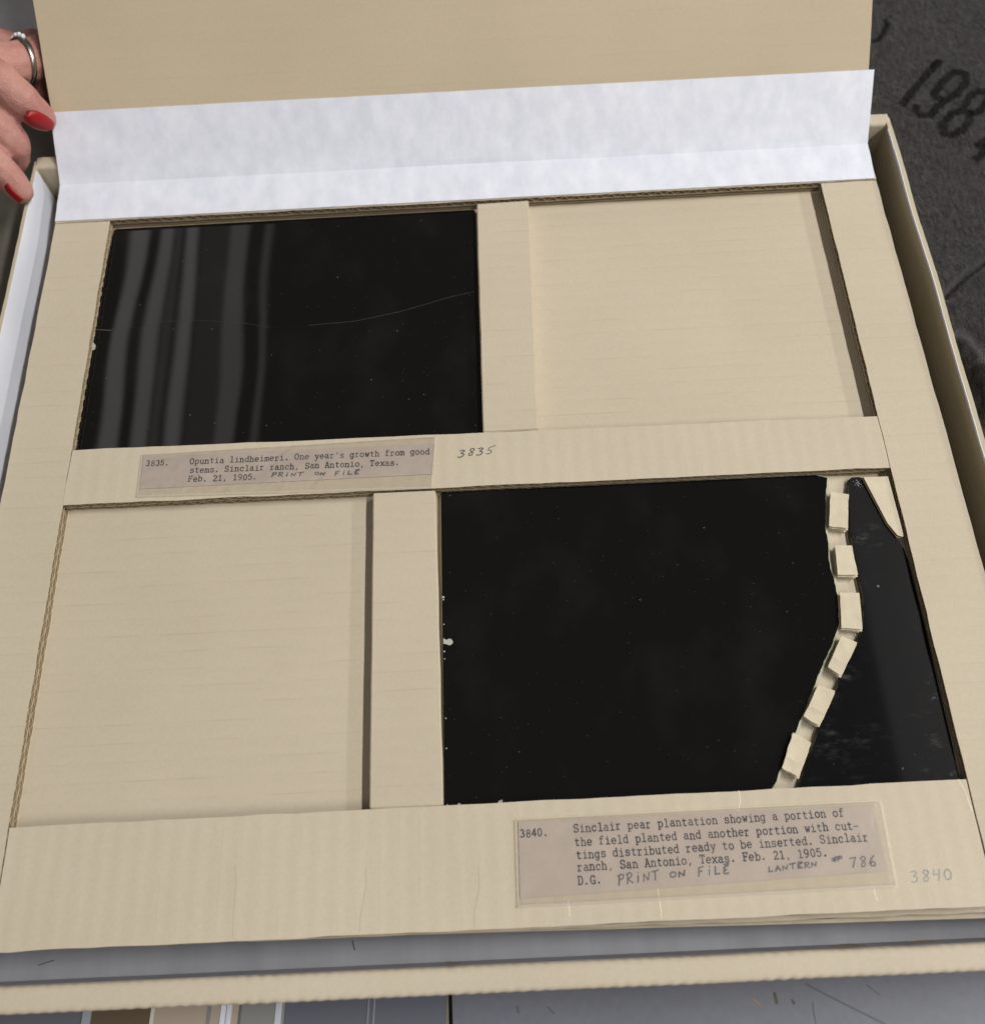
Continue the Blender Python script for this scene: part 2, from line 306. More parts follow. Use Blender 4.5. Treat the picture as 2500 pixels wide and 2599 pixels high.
def ink_felt():
    m, nt, b = mat_base('felt_print', (.008, .008, .009), .95, .05)
    n1 = noise_n(nt, mapping(nt, 500, 300, 400, rot=(0, 0, -.75)), 1.0, 5, .75)
    nt.links.new(mix(nt, ramp(nt, n1, .45, .78), (.005, .005, .006), (.035, .033, .033)), b.inputs['Base Color'])
    bump(nt, b, n1, 1.0, .0015)
    a = noise_n(nt, mapping(nt, 420, 260, 300, rot=(0, 0, -.75), off=(5, 0, 0)), 1.0, 4, .75)
    at = N(nt, 'ShaderNodeAttribute', attribute_name='cover')
    s = mathn(nt, 'ADD', at.outputs['Fac'], mathn(nt, 'MULTIPLY', mathn(nt, 'SUBTRACT', a, .5), 1.6))
    nt.links.new(mathn(nt, 'MULTIPLY', ramp(nt, s, .15, 1.05), .6), b.inputs['Alpha']); return m
M['felt_print'] = ink_felt()
M['fibre'] = mat_base('felt_fibre', (.15, .142, .135), .9, .1)[0]
M['fibre_dark'] = mat_base('felt_fibre_dark', (.02, .02, .022), .9, .1)[0]

def skin_mat():
    m, nt, b = mat_base('skin', (.52, .27, .22), .5, .4)
    n1 = noise_n(nt, mapping(nt, 70, 70, 70), 1.0, 4); n2 = noise_n(nt, mapping(nt, 600, 600, 600), 1.0, 4, .65)
    t = mix(nt, ramp(nt, n1, .3, .7), (.44, .195, .17), (.54, .29, .24))
    t = mix(nt, ramp(nt, n2, .3, .7), t, mix(nt, 1.0, t, (.93, .90, .88), 'MULTIPLY'))
    nt.links.new(t, b.inputs['Base Color'])
    b.inputs['Subsurface Weight'].default_value = .25; b.inputs['Subsurface Radius'].default_value = (1, .35, .2); b.inputs['Subsurface Scale'].default_value = .003
    vo = N(nt, 'ShaderNodeTexVoronoi', feature='DISTANCE_TO_EDGE'); nt.links.new(mapping(nt, 620, 900, 620), vo.inputs['Vector']); vo.inputs['Scale'].default_value = 1
    h = mathn(nt, 'ADD', mathn(nt, 'MULTIPLY', n2, .4), mathn(nt, 'MULTIPLY', n1, .5)); h = mathn(nt, 'ADD', h, mathn(nt, 'MULTIPLY', ramp(nt, vo.outputs['Distance'], 0, .2), .3))
    bump(nt, b, h, .6, .0009); return m
M['skin'] = skin_mat()
M['nail'] = mat_base('red_nail_varnish', (.30, .006, .010), .42, .35)[0]
def metal():
    m, nt, b = mat_base('worn_silver', (.34, .32, .29), .3, .5); b.inputs['Metallic'].default_value = 1; return m
M['silver'] = metal()
M['gem'] = mat_base('clear_stone', (.75, .77, .8), .08, .9)[0]
def plain(name, c, r=.6): return mat_base(name, c, r, .3)[0]

def empty(name, loc, label, cat, group=None):
    o = bpy.data.objects.new(name, None); o.empty_display_size = .02; col.objects.link(o)
    o.location = Vector(loc)*S; o['label'] = label; o['category'] = cat
    if group: o['group'] = group
    return o
WORLD = {}
def base_of(p):
    v = Vector((0, 0, 0))
    while p is not None:
        v += p.location; p = p.parent
    return v
def mesh_obj(name, verts, faces, mats, parent=None, fm=None, smooth=False, origin=None):
    """verts in world millimetres; the object's origin goes to `origin`, its parent's origin, or the mesh's base"""
    me = bpy.data.meshes.new(name)
    V = [Vector(v)*S for v in verts]
    if parent is not None: org = base_of(parent)
    elif origin is not None: org = Vector(origin)*S
    else:
        n = len(V); org = Vector((sum(v.x for v in V)/n, sum(v.y for v in V)/n, min(v.z for v in V)))
    me.from_pydata([v-org for v in V], [], faces)
    if not isinstance(mats, (list, tuple)): mats = [mats]
    for m in mats: me.materials.append(m)
    if fm:
        for p, i in zip(me.polygons, fm): p.material_index = i
    if smooth:
        for p in me.polygons: p.use_smooth = True
    me.validate(); me.update()
    o = bpy.data.objects.new(name, me); col.objects.link(o)
    if parent is not None: o.parent = parent
    else: o.location = org
    return o
def tag(o, label, cat, group=None):
    o['label'] = label; o['category'] = cat
    if group: o['group'] = group
    return o

class Geo:
    def __init__(s): s.v, s.f, s.m = [], [], []
    def add(s, vs, fs, mi=0):
        b = len(s.v); s.v += [tuple(v) for v in vs]; s.f += [tuple(i+b for i in f) for f in fs]; s.m += [mi]*len(fs)
    def prism(s, poly, z0, z1, mi=0, side=None, inset=0.0):
        n = len(poly); cx = sum(p[0] for p in poly)/n; cy = sum(p[1] for p in poly)/n
        side = mi if side is None else side
        top = poly
        bot = [(p[0]+(p[0]-cx)*0, p[1]) for p in poly]
        b = len(s.v)
        s.v += [(p[0], p[1], z0) for p in bot]+[(p[0], p[1], z1) for p in top]
        ar = sum(poly[i][0]*poly[(i+1) % n][1]-poly[(i+1) % n][0]*poly[i][1] for i in range(n))
        up = tuple(b+n+i for i in range(n)); dn = tuple(b+i for i in range(n))
        if ar < 0: up = up[::-1]
        else: dn = dn[::-1]
        s.f += [up, dn]; s.m += [mi, side]
        for i in range(n):
            j = (i+1) % n; q = (b+i, b+j, b+n+j, b+n+i)
            s.f.append(q if ar > 0 else q[::-1]); s.m.append(side)
    def obj(s, name, mats, parent=None, smooth=False, origin=None):
        return mesh_obj(name, s.v, s.f, mats, parent, s.m, smooth, origin)

def quad_pt(q, u, v):
    a = [q[0][i]+(q[1][i]-q[0][i])*u for i in (0, 1)]; b = [q[3][i]+(q[2][i]-q[3][i])*u for i in (0, 1)]
    return a[0]+(b[0]-a[0])*v, a[1]+(b[1]-a[1])*v

LT = .38          # liner thickness
def corr(name, q, ztop, layers, top_mat, parent, pitch=6.6, h=3.4, ripple=0.0):
    """corrugated board: liners and wavy medium as real sheets. q = four xy corners (back-left, back-right, front-right, front-left)"""
    g = Geo()
    rnd = random.Random(hash(name) % 1000 + int(q[0][0]*7))
    zt = ztop
    def sheet(za, zb, mi, jit=0.0):
        nx = max(2, int(math.dist(q[0], q[1])/8)); ny = max(2, int(math.dist(q[0], q[3])/8))
        ring = [(i/nx, 0) for i in range(nx)]+[(1, j/ny) for j in range(ny)]+[(1-i/nx, 1) for i in range(nx)]+[(0, 1-j/ny) for j in range(ny)]
        poly = []
        for k, (u, v) in enumerate(ring):
            x, y = quad_pt(q, u, v)
            jx = jit*(noise.noise(Vector((x*.07, y*.07, zt*3)))) ; jy = jit*noise.noise(Vector((x*.07+9, y*.07, zt*3)))
            poly.append((x+jx, y+jy))
        g.prism(poly, za, zb, mi, 1)
    sheet(zt-LT, zt, 0, .5)
    for li, ax in enumerate(layers):
        z1 = zt-LT; z0 = zt-h+LT*.5; amp = (z1-z0)/2-.12; zc = (z0+z1)/2
        L_ = math.dist(q[0], q[1]) if ax == 'y' else math.dist(q[0], q[3])
        n = int(L_/pitch*9); off = rnd.random()*6
        rows = []
        for i in range(n+1):
            t = i/n; z = zc+amp*math.sin(off+t*L_/pitch*2*math.pi+.5*noise.noise(Vector((t*L_*.05, li, off))))
            e0, e1 = .0015, .9985
            pa, pb = (quad_pt(q, t, e0), quad_pt(q, t, e1)) if ax == 'y' else (quad_pt(q, e0, t), quad_pt(q, e1, t))
            rows.append(((pa[0], pa[1], z+.17), (pb[0], pb[1], z+.17), (pb[0], pb[1], z-.17), (pa[0], pa[1], z-.17)))
        vs = [p for r in rows for p in r]; fs = []
        for i in range(n):
            a = i*4; b = a+4
            for k in range(4):
                fs.append((a+k, a+(k+1) % 4, b+(k+1) % 4, b+k))
        g.add(vs, fs, 1)
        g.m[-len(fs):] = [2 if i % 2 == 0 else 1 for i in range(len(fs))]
        g.add(rows[0]+rows[-1], [(3, 2, 1, 0), (4, 5, 6, 7)], 1)
        zt -= h
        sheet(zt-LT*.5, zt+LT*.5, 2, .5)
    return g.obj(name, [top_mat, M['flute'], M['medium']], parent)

def block(name, q, z0, z1, mats, parent, bev=.5, seg=3, wob=.25):
    """card wrapped round its core: a quad block with soft folded edges"""
    bm = bmesh.new()
    vs = [bm.verts.new((p[0], p[1], z)) for z in (z0, z1) for p in q]
    for f in ((3, 2, 1, 0), (4, 5, 6, 7), (0, 1, 5, 4), (1, 2, 6, 5), (2, 3, 7, 6), (3, 0, 4, 7)):
        bm.faces.new([vs[i] for i in f])
    bmesh.ops.recalc_face_normals(bm, faces=bm.faces)
    bmesh.ops.subdivide_edges(bm, edges=[e for e in bm.edges if e.calc_length() > 40], cuts=14, use_grid_fill=True)
    sharp = [e for e in bm.edges if len(e.link_faces) == 2 and e.calc_face_angle() > .8]
    bmesh.ops.bevel(bm, geom=sharp, offset=bev, segments=seg, affect='EDGES')
    for v in bm.verts:
        p = v.co
        v.co = p+Vector((noise.noise(p*.05), noise.noise(p*.05+Vector((7, 0, 0))), noise.noise(p*.04+Vector((0, 5, 0)))*.5))*wob
    bm.verts.index_update()
    o = mesh_obj(name, [v.co.copy() for v in bm.verts], [[v.index for v in f.verts] for f in bm.faces], mats, parent, smooth=False)
    bm.free(); return o

def ribbon(g, pts, w, z, mi=0, taper=False, zs=None):
    """flat stroke along a polyline of xy (or xyz) points"""
    for i in range(len(pts)-1):
        a, b = Vector(pts[i][:2]), Vector(pts[i+1][:2])
        d = b-a
        if d.length < 1e-6: continue
        d.normalize(); n = Vector((-d.y, d.x))*w/2; e = d*w*.30
        zz = z+.004*(i % 5)
        a2, b2 = a-e, b+e
        g.add([(a2.x-n.x, a2.y-n.y, zz), (b2.x-n.x, b2.y-n.y, zz), (b2.x+n.x, b2.y+n.y, zz), (a2.x+n.x, a2.y+n.y, zz)], [(0, 1, 2, 3)], mi)

# ------------------------------------------------------------------ lettering (10 units = x-height, 14.6 = cap height)
def arc(cx, cy, rx, ry, a0, a1, n=10):
    return [(cx+rx*math.cos(math.radians(a0+(a1-a0)*i/n)), cy+ry*math.sin(math.radians(a0+(a1-a0)*i/n))) for i in range(n+1)]
O_ = arc(5, 5, 3.9, 5, 0, 360, 16)
TY = {
 'a': [arc(4.6, 7.2, 3, 2.8, 150, 10, 6)+[(7.6, 1.2), (8.3, .1), (9.6, .1)], arc(4.4, 2.9, 3.3, 2.9, 70, 330, 10)+[(7.6, 2.6)]],
 'b': [[(.3, 14.4), (2, 14.4), (2, 0), (.6, 0)], arc(5.4, 5, 3.6, 5, 160, -160, 14)],
 'c': [arc(5.2, 5, 3.9, 5, 40, 320, 12), [(8.3, 8.2), (8.3, 6.4)]],
 'd': [[(6.3, 14.4), (8, 14.4), (8, 0), (9.6, 0)], arc(4.6, 5, 3.6, 5, 20, 340, 14)],
 'e': [[(1.2, 5.2), (8.8, 5.2)]+arc(5, 5, 3.9, 5, 0, 315, 14)],
 'f': [arc(6.6, 11.6, 2.8, 2.8, 40, 180, 6)+[(3.8, 0)], [(1.4, 9.6), (7.8, 9.6)], [(1.4, 0), (6.6, 0)]],
 'g': [arc(4.5, 5.2, 3.4, 4.8, 20, 340, 14), [(9.4, 9.8), (7.8, 9.8), (7.8, -1.5)]+arc(4.9, -1.5, 2.9, 2.7, 0, -150, 6)],
 'h': [[(.4, 14.4), (2, 14.4), (2, 0)], [(.2, 0), (3.8, 0)], arc(5, 6.6, 3, 3.2, 170, 0, 8)+[(8, 0)], [(6.2, 0), (9.8, 0)]],
 'i': [[(2, 9.8), (5.2, 9.8), (5.2, 0)], [(1.6, 0), (8.8, 0)], [(5.1, 13.9), (5.2, 12.9)]],
 'l': [[(2, 14.4), (5.2, 14.4), (5.2, 0)], [(1.6, 0), (8.8, 0)]],
 'm': [[(-.2, 9.7), (1, 9.7), (1, 0)], [(-.2, 0), (2.2, 0)], arc(3, 7.4, 2, 2.3, 170, 0, 6)+[(5, 0)], [(4, 0), (6, 0)], arc(7, 7.4, 2, 2.3, 170, 0, 6)+[(9, 0), (10.3, 0)]],
 'n': [[(.4, 9.7), (2, 9.7), (2, 0)], [(.2, 0), (3.8, 0)], arc(5, 6.6, 3, 3.2, 170, 0, 8)+[(8, 0)], [(6.2, 0), (9.8, 0)]],
 'o': [O_],
 'p': [[(.3, 9.7), (2, 9.7), (2, -4)], [(.3, -4), (4.4, -4)], arc(5.4, 5, 3.6, 5, 160, -160, 14)],
 'r': [[(1.2, 9.7), (3.4, 9.7), (3.4, 0)], [(1.2, 0), (6.6, 0)], arc(6.4, 6.4, 3, 3.4, 165, 50, 6)],
 's': [arc(4.9, 7.5, 3.2, 2.5, 30, 250, 8)+arc(5.1, 2.6, 3.4, 2.6, 80, -150, 10), [(8, 9.8), (8, 7.6)], [(1.7, 0), (1.7, 2.4)]],
 't': [[(4, 13)]+[(4, 2.6)]+arc(6.2, 2.6, 2.2, 2.6, 180, 320, 6), [(1.4, 9.6), (8.2, 9.6)]],
 'u': [[(.4, 9.7), (2, 9.7), (2, 3)]+arc(5, 3.2, 3, 3.2, 180, 340, 6), [(6.4, 9.7), (8, 9.7), (8, 0), (9.8, 0)]],
 'v': [[(.2, 9.7), (3.6, 9.7)], [(1.6, 9.7), (5, 0), (8.4, 9.7)], [(6.6, 9.7), (9.8, 9.7)]],
 'w': [[(0, 9.7), (3, 9.7)], [(1, 9.7), (3, 0), (5, 7.6), (7, 0), (9, 9.7)], [(7.2, 9.7), (10, 9.7)]],
 'x': [[(1.2, 9.7), (8.6, 0)], [(8.4, 9.7), (1.4, 0)], [(.3, 9.7), (3, 9.7)], [(7, 9.7), (9.7, 9.7)], [(.3, 0), (3, 0)], [(7, 0), (9.8, 0)]],
 'y': [[(.2, 9.7), (3.4, 9.7)], [(1.6, 9.7), (5.2, .4)], [(8.4, 9.7), (4.2, -3), (2.8, -4.2), (1.2, -4.2)], [(6.8, 9.7), (9.8, 9.7)]],
 'A': [[(1.2, 0), (4.8, 14.4), (5.2, 14.4), (8.8, 0)], [(2.6, 5), (7.4, 5)], [(-.1, 0), (3, 0)], [(7, 0), (10.1, 0)], [(3, 14.4), (5, 14.4)]],
 'D': [[(2, 0), (2, 14.4)], [(.4, 14.4), (5, 14.4)]+arc(5, 7.2, 4, 7.2, 90, -90, 10)+[(.4, 0)]],
 'F': [[(2.2, 0), (2.2, 14.4)], [(.5, 14.4), (9, 14.4), (9, 11.2)], [(2.2, 7.4), (6.6, 7.4)], [(6.6, 9), (6.6, 5.8)], [(.5, 0), (5.2, 0)]],
 'G': [arc(5, 7.2, 4.2, 7.2, 45, 330, 14), [(8.7, 0), (8.7, 6), (5.6, 6)], [(8.3, 14), (8.3, 10.6)]],
 'O': [arc(5, 7.2, 4.3, 7.2, 0, 360, 18)],
 'S': [arc(5, 10.8, 3.6, 3.6, 30, 255, 9)+arc(5, 3.6, 3.9, 3.6, 85, -150, 10), [(8.3, 14.3), (8.3, 11)], [(1.4, 0), (1.4, 3.6)]],
 'T': [[(5, 14.4), (5, 0)], [(1, 11), (1, 14.4), (9, 14.4), (9, 11)], [(2.8, 0), (7.2, 0)]],
 '0': [arc(5, 7, 3.6, 7, 0, 360, 18)],
 '1': [[(2, 12), (5.2, 14.2), (5.2, 0)], [(2, 0), (8.4, 0)]],
 '2': [arc(5, 10.4, 3.5, 3.6, 165, -35, 9)+[(1.4, 0), (8.8, 0), (8.8, 1.8)]],
 '3': [arc(4.8, 10.7, 3.2, 3.3, 150, -80, 9), arc(4.8, 3.7, 3.7, 3.8, 80, -150, 10)],
 '4': [[(6.6, 0), (6.6, 14.2), (.8, 4.2), (9, 4.2)]],
 '5': [[(8, 14), (2.4, 14), (2, 7.6)]+arc(4.7, 4.6, 3.8, 4.6, 125, -150, 12)],
 '6': [arc(6, 7, 4.4, 7.2, 75, 180, 6)+arc(5, 4.2, 3.6, 4.2, 180, 540, 14)],
 '7': [[(1.4, 12.2), (1.4, 14), (8.6, 14), (4.2, 0)]],
 '8': [arc(5, 10.6, 3, 3.4, 0, 360, 14), arc(5, 3.7, 3.7, 3.7, 0, 360, 14)],
 '9': [arc(5, 9.8, 3.6, 4.2, 0, 360, 14), arc(4, 7, 4.4, 7.2, 0, -105, 6)],
 '.': [arc(4.6, 1.0, .9, .9, 0, 360, 8), [(4.2, 1), (5, 1)]], ',': [[(5, 1.2), (5, .2), (3.8, -2.6)]], "'": [[(5, 14.2), (4.8, 10.6)]], '-': [[(1.2, 5.2), (8.8, 5.2)]],
}
HW = {
 'P': [[(1.5, 0), (3, 13)], [(1, 12), (5, 14), (9, 12.5), (8.6, 9), (5, 7), (2.4, 6.6)]],
 'R': [[(1.5, 0), (2.6, 13)], [(.6, 12.2), (5, 14), (8.6, 12), (7.6, 8.6), (2.4, 6.6), (6, 3), (9.6, .4)]],
 'i': [[(4.5, 0), (5.2, 8.5)], [(5.4, 12), (5.8, 12.6)]],
 'N': [[(.6, 0), (1.4, 9.5), (7, 1.2), (8.8, 11)]],
 'T': [[(5, 0), (5.4, 11.5)], [(.6, 11), (10.5, 12.5)]],
 'O': [arc(5, 5.4, 3.8, 5, 60, 430, 14)],
 'F': [[(1.6, 0), (2.4, 12.5)], [(1.6, 12.2), (8.8, 13.6)], [(2, 6.6), (6.6, 7.4)]],
 'L': [[(2.2, 11.5), (1.4, .4), (8, 1)]],
 'E': [[(8.8, 12), (4, 11), (2, 8), (5.5, 6.4), (2, 4.4), (2.6, .8), (9, 1.4)], [(3, 14), (9.6, 14.6)]],
 'A': [[(.6, 0), (4.8, 11.5), (8.6, 0)], [(2.4, 4), (7.4, 4.4)]],
 '#': [[(2.4, 1), (4.4, 11)], [(5.6, 1), (7.8, 11)], [(.4, 3.6), (10, 5)], [(.6, 7.4), (10.4, 8.6)]],
 '7': [[(.8, 11.4), (8, 12.4), (3.6, 0)]],
 '8': [[(8, 12), (4.8, 13.6), (2.4, 10.8), (7.4, 5), (6.6, 1), (3, .6), (2.4, 3.6), (8, 9.6), (8, 12)]],
 '6': [[(7.4, 13.4), (3, 8), (1.6, 3), (4, .2), (8, 1), (8.2, 4.6), (5, 6), (2, 3.4)]],
 '3': [[(1.2, 12.2), (5, 13.6), (7.6, 11.2), (3.6, 7.6), (7.6, 5.4), (6.6, 1.2), (2.6, 0), (.6, 1.6)]],
 '5': [[(10.6, 14.6), (3.4, 12), (2.2, 7.4), (6.6, 6.6), (7.2, 2.4), (4, 0), (1, 1.4)]],
 '4': [[(2.6, 13), (1.6, 7), (8, 8)], [(8.4, 13), (6.6, 0)]],
 '0': [arc(5, 6.4, 3.6, 6, 70, 440, 14)],
}
def typed(g, text, p0, p1, z, w, xh=None):
    a, b = Vector(p0), Vector(p1); n = len(text); d = (b-a)/n; adv = d.length; u = d.normalized(); vn = Vector((-u.y, u.x))
    sx = adv*.86/10; sy = adv*.85/10; rnd = random.Random(len(text)*3)
    for i, ch in enumerate(text):
        if ch == ' ' or ch not in TY: continue
        o = a+d*i+vn*rnd.uniform(-.05, .05)*adv+u*rnd.uniform(-.03, .03)*adv; ww = w*rnd.uniform(.85, 1.15)
        for pl in TY[ch]:
            ribbon(g, [o+u*(x*sx)+vn*(y*sy) for x, y in pl], ww, z)
def hand_write(g, text, p0, p1, z, w, hk, slant=.12, seed=1):
    a, b = Vector(p0), Vector(p1); n = len(text); d = (b-a)/n; u = d.normalized(); vn = Vector((-u.y, u.x)); rnd = random.Random(seed)
    sx = d.length*.84/10; sy = 2.0*hk/10
    for i, ch in enumerate(text):
        o = a+d*i+vn*rnd.uniform(-.25, .25)
        for pl in HW[ch]:
            q = []
            for k in range(len(pl)-1):      # soften the strokes
                for t in (0, .5):
                    q.append((pl[k][0]*(1-t)+pl[k+1][0]*t+rnd.uniform(-.2, .2), pl[k][1]*(1-t)+pl[k+1][1]*t+rnd.uniform(-.2, .2)))
            q.append(pl[-1])
            ribbon(g, [o+u*(x*sx+y*sy*slant)+vn*(y*sy) for x, y in q], w*rnd.uniform(.8, 1.2), z)

# ------------------------------------------------------------------ table
ZT = -40.0
def slab(name, x0, x1, y0, y1, z0, z1, m, parent=None):
    g = Geo(); g.prism([(x0, y0), (x1, y0), (x1, y1), (x0, y1)], z0, z1); return g.obj(name, [m], parent)
t1 = slab('table_top', -900, -20.8, -900, 900, ZT-25, ZT, M['table_b']); t1['kind'] = 'structure'
t2 = slab('table_top', -18.9, 900, -900, 900, ZT-25, ZT+.3, M['table']); t2['kind'] = 'structure'
M['scuff'] = plain('dark_scuff', (.115, .12, .142), .7); M['crumb'] = plain('crumb', (.10, .11, .07), .9); M['rust'] = plain('ochre_crumb', (.32, .22, .11), .9)
for i, s in enumerate(L['t_marks']):
    g = Geo(); ribbon(g, s, (.6, .5, 1.3, .6, .6, 1.1, .35, .9)[i], ZT+.4)
    g.obj('scuff_mark', [(M['scuff'], M['scuff'], M['crumb'], M['rust'], M['scuff'], M['scuff'], M['scuff'], M['crumb'])[i]], t2)

mo = slab('desk_mat', -620, -120, 165, 640, ZT+.1, ZT+2.5, M['mat']); tag(mo, 'pale grey mat on the table behind the hand', 'mat')
# flat folders lying on the table in front of the box
def folder(name, x0, x1, h, c, bands, label):
    e = empty(name, ((x0+x1)/2, -520, ZT), label, 'folder', 'folders lying in front of the box')
    g = Geo(); g.prism([(x0+.1, -398.5), (x1-.1, -398.5), (x1-.1-13, -640), (x0+.1-13, -640)], ZT+.05, ZT+h); g.obj('cover', [plain(name+'_cover', c, .65)], e)
    for a, b, bc in bands:
        g = Geo(); g.prism([(a, -398.6), (b, -398.6), (b-13, -639.5), (a-13, -639.5)], ZT+h+.01, ZT+h+.35); g.obj('edge_band', [plain(name+'_band', bc, .5)], e)
folder('wide_grey_sheet', -300, -176.1, 2.6, (.135, .137, .16), [], 'added grey sheet over the table at the lower left before the box')  # added sheet in place of bare table, keeps this corner from rendering too bright
folder('brown_folder', -176, -147.0, 3, (.115, .085, .052), [(-176, -172.3, (.33, .36, .40))], 'dark brown folder with a pale grey edge lying before the box')
folder('beige_folder', -147.0, -109.2, 3, (.40, .335, .275), [(-146.9, -145.4, (.62, .57, .52)), (-122.6, -121.2, (.22, .23, .24)), (-117.0, -114.9, (.72, .74, .86)), (-114.4, -112.4, (.66, .68, .8))], 'beige folder with a white band lying before the box')
folder('grey_folder', -109.2, -89.6, 3, (.235, .24, .235), [(-93.6, -91.0, (.55, .58, .66)), (-109.1, -108.2, (.14, .14, .14))], 'narrow grey green folder with a white edge before the box')
folder('slate_folder', -89.6, -21.4, 3, (.115, .125, .155), [(-54.6, -53.9, (.24, .25, .28)), (-52.2, -51.4, (.24, .25, .28))], 'slate blue folder with two pale lines before the box')

# ------------------------------------------------------------------ felt blanket on the right
def blanket_z(x, y):
    p = Vector((x*.012, y*.012, 0)); z = ZT+8+2.2*noise.noise(p)+.7*noise.noise(p*4)
    def seg(a, b):
        a, b = Vector(a), Vector(b); q = Vector((x, y)); t = max(0, min(1, (q-a).dot(b-a)/(b-a).length_squared)); return (q-a-(b-a)*t).length
    f1 = min(seg(L['blfold'][0], L['blfold'][1]), seg(L['blfold'][1], L['blfold'][2])); 
    z -= 9*math.exp(-(f1/1.5)**2); z += 2.2*math.exp(-((f1-6)/5)**2)
    f2 = min(seg(L['blfold2'][0], L['blfold2'][1]), seg(L['blfold2'][1], L['blfold2'][2])); z += 9*math.exp(-(f2/7)**2)
    f3 = seg(*L['blfold3']); z += 8*math.exp(-(f3/5)**2)
    return max(z, ZT+.6)
bx0, bx1, by0, by1 = 249.5, 560, -330, 430
nx, ny = 150, 330
vs, fs = [], []
for j in range(ny+1):
    for i in range(nx+1):
        x = bx0+(bx1-bx0)*(i/nx)**1.35; y = by0+(by1-by0)*j/ny; vs.append((x, y, blanket_z(x, y)))
for j in range(ny):
    for i in range(nx):
        a = j*(nx+1)+i; fs.append((a, a+1, a+nx+2, a+nx+1))
be = empty('felt_blanket', (400, 0, ZT), 'charcoal felt blanket printed with dark numerals beside the box', 'blanket')
mesh_obj('cloth', vs, fs, M['felt'], be, smooth=True)
def print_digit(lines, w):
    g = Geo()
    for pl in lines:
        # resample and lay the stroke just over the nap
        q = []
        for k in range(len(pl)-1):
            n = max(1, int(math.dist(pl[k], pl[k+1])/1.2))
            q += [(pl[k][0]+(pl[k+1][0]-pl[k][0])*i/n, pl[k][1]+(pl[k+1][1]-pl[k][1])*i/n) for i in range(n)]
        q.append(pl[-1])
        b = len(g.v)
        for k, p in enumerate(q):
            a, c_ = Vector(q[max(0, k-1)]), Vector(q[min(len(q)-1, k+1)]); d = (c_-a).normalized(); n_ = Vector((-d.y, d.x))
            ww = w*(.5+.15*noise.noise(Vector((p[0]*.4, p[1]*.4, 3)))) 
            for s_ in (-1, -.4, .4, 1):
                v = Vector(p)+n_*ww*s_; g.v.append((v.x, v.y, blanket_z(v.x, v.y)+.35))
        for k in range(len(q)-1):
            for s_ in range(3):
                a = b+k*4+s_; g.f.append((a, a+1, a+5, a+4)); g.m.append(0)
    o = g.obj('printed_numeral', [M['felt_print']], be)
    at = o.data.attributes.new('cover', 'FLOAT', 'POINT')
    for k in range(len(g.v)): at.data[k].value = (0, 1, 1, 0)[k % 4]
    return o
print_digit([L['bl_1'], L['bl_1b']], 7.4)
print_digit([L['bl_9']], 7.4)
print_digit([L['bl_8a'], L['bl_8b']], 7.4)
print_digit([L['bl_3']], 5.0)
print_digit([L['bl_4'], L['bl_4b']], 7.4)
for nm, mt_, cnt in (('nap_fibres', M['fibre'], 14000), ('nap_fibres', M['fibre_dark'], 7000)):
    g = Geo(); rnd = random.Random(cnt)
    for k in range(cnt):
        x = rnd.uniform(250.5, 400); y = rnd.uniform(-260, 240); z = blanket_z(x, y)
        a = math.radians(50+rnd.gauss(0, 30)); l = rnd.uniform(.5, 1.9); w = rnd.uniform(.06, .14)
        dx, dy = math.cos(a), math.sin(a); lift = rnd.uniform(.1, .7)
        g.add([(x-dy*w, y+dx*w, z+.1), (x+dy*w, y-dx*w, z+.1), (x+dx*l, y+dy*l, z+.15+lift)], [(0, 1, 2)])
    o = g.obj(nm, [mt_], be); o['kind'] = 'stuff'

# ------------------------------------------------------------------ storage box
box = empty('storage_box', (0, -176, ZT), 'open cream board storage box holding the tray of glass plates', 'box')
ZR = 8.0
XL, XR, YB, YF = -245.4, 243.0, 34.5, -386.6
def wall(name, p0, p1, thick, z0, z1, m, outward, wob=.8, top=None):
    """upright board wall from p0 to p1 (inner face), bowed a little"""
    n = 90; g = Geo(); ox, oy = outward; vs = []
    for i in range(n+1):
        t = i/n; x = p0[0]+(p1[0]-p0[0])*t; y = p0[1]+(p1[1]-p0[1])*t
        bow = wob*noise.noise(Vector((x*.02, y*.02, 5))); jz = .25*noise.noise(Vector((x*.12, y*.12, 1)))
        x += ox*bow; y += oy*bow; k = thick+.25*noise.noise(Vector((x*.3, y*.3, 2)))
        vs += [(x, y, z0), (x, y, z1+jz), (x+ox*k, y+oy*k, z1+jz*.6), (x+ox*thick, y+oy*thick, z0)]
    fs = []
    for i in range(n):
        a = i*4; b = a+4
        for k in range(4): fs.append((a+k, a+(k+1) % 4, b+(k+1) % 4, b+k))
    fs += [(0, 1, 2, 3), (n*4+3, n*4+2, n*4+1, n*4)]
    g.add(vs, fs); return g.obj(name, [m], box)
lw = wall('wall', (XL, YF-9, 0), (XL, YB+5, 0), 1.7, ZT+.1, ZR, M['boxside'], (-1, 0))
rw = wall('wall', (XR, YF-9, 0), (XR, YB+5, 0), 2.4, ZT+.1, ZR, M['boxside'], (1, 0))
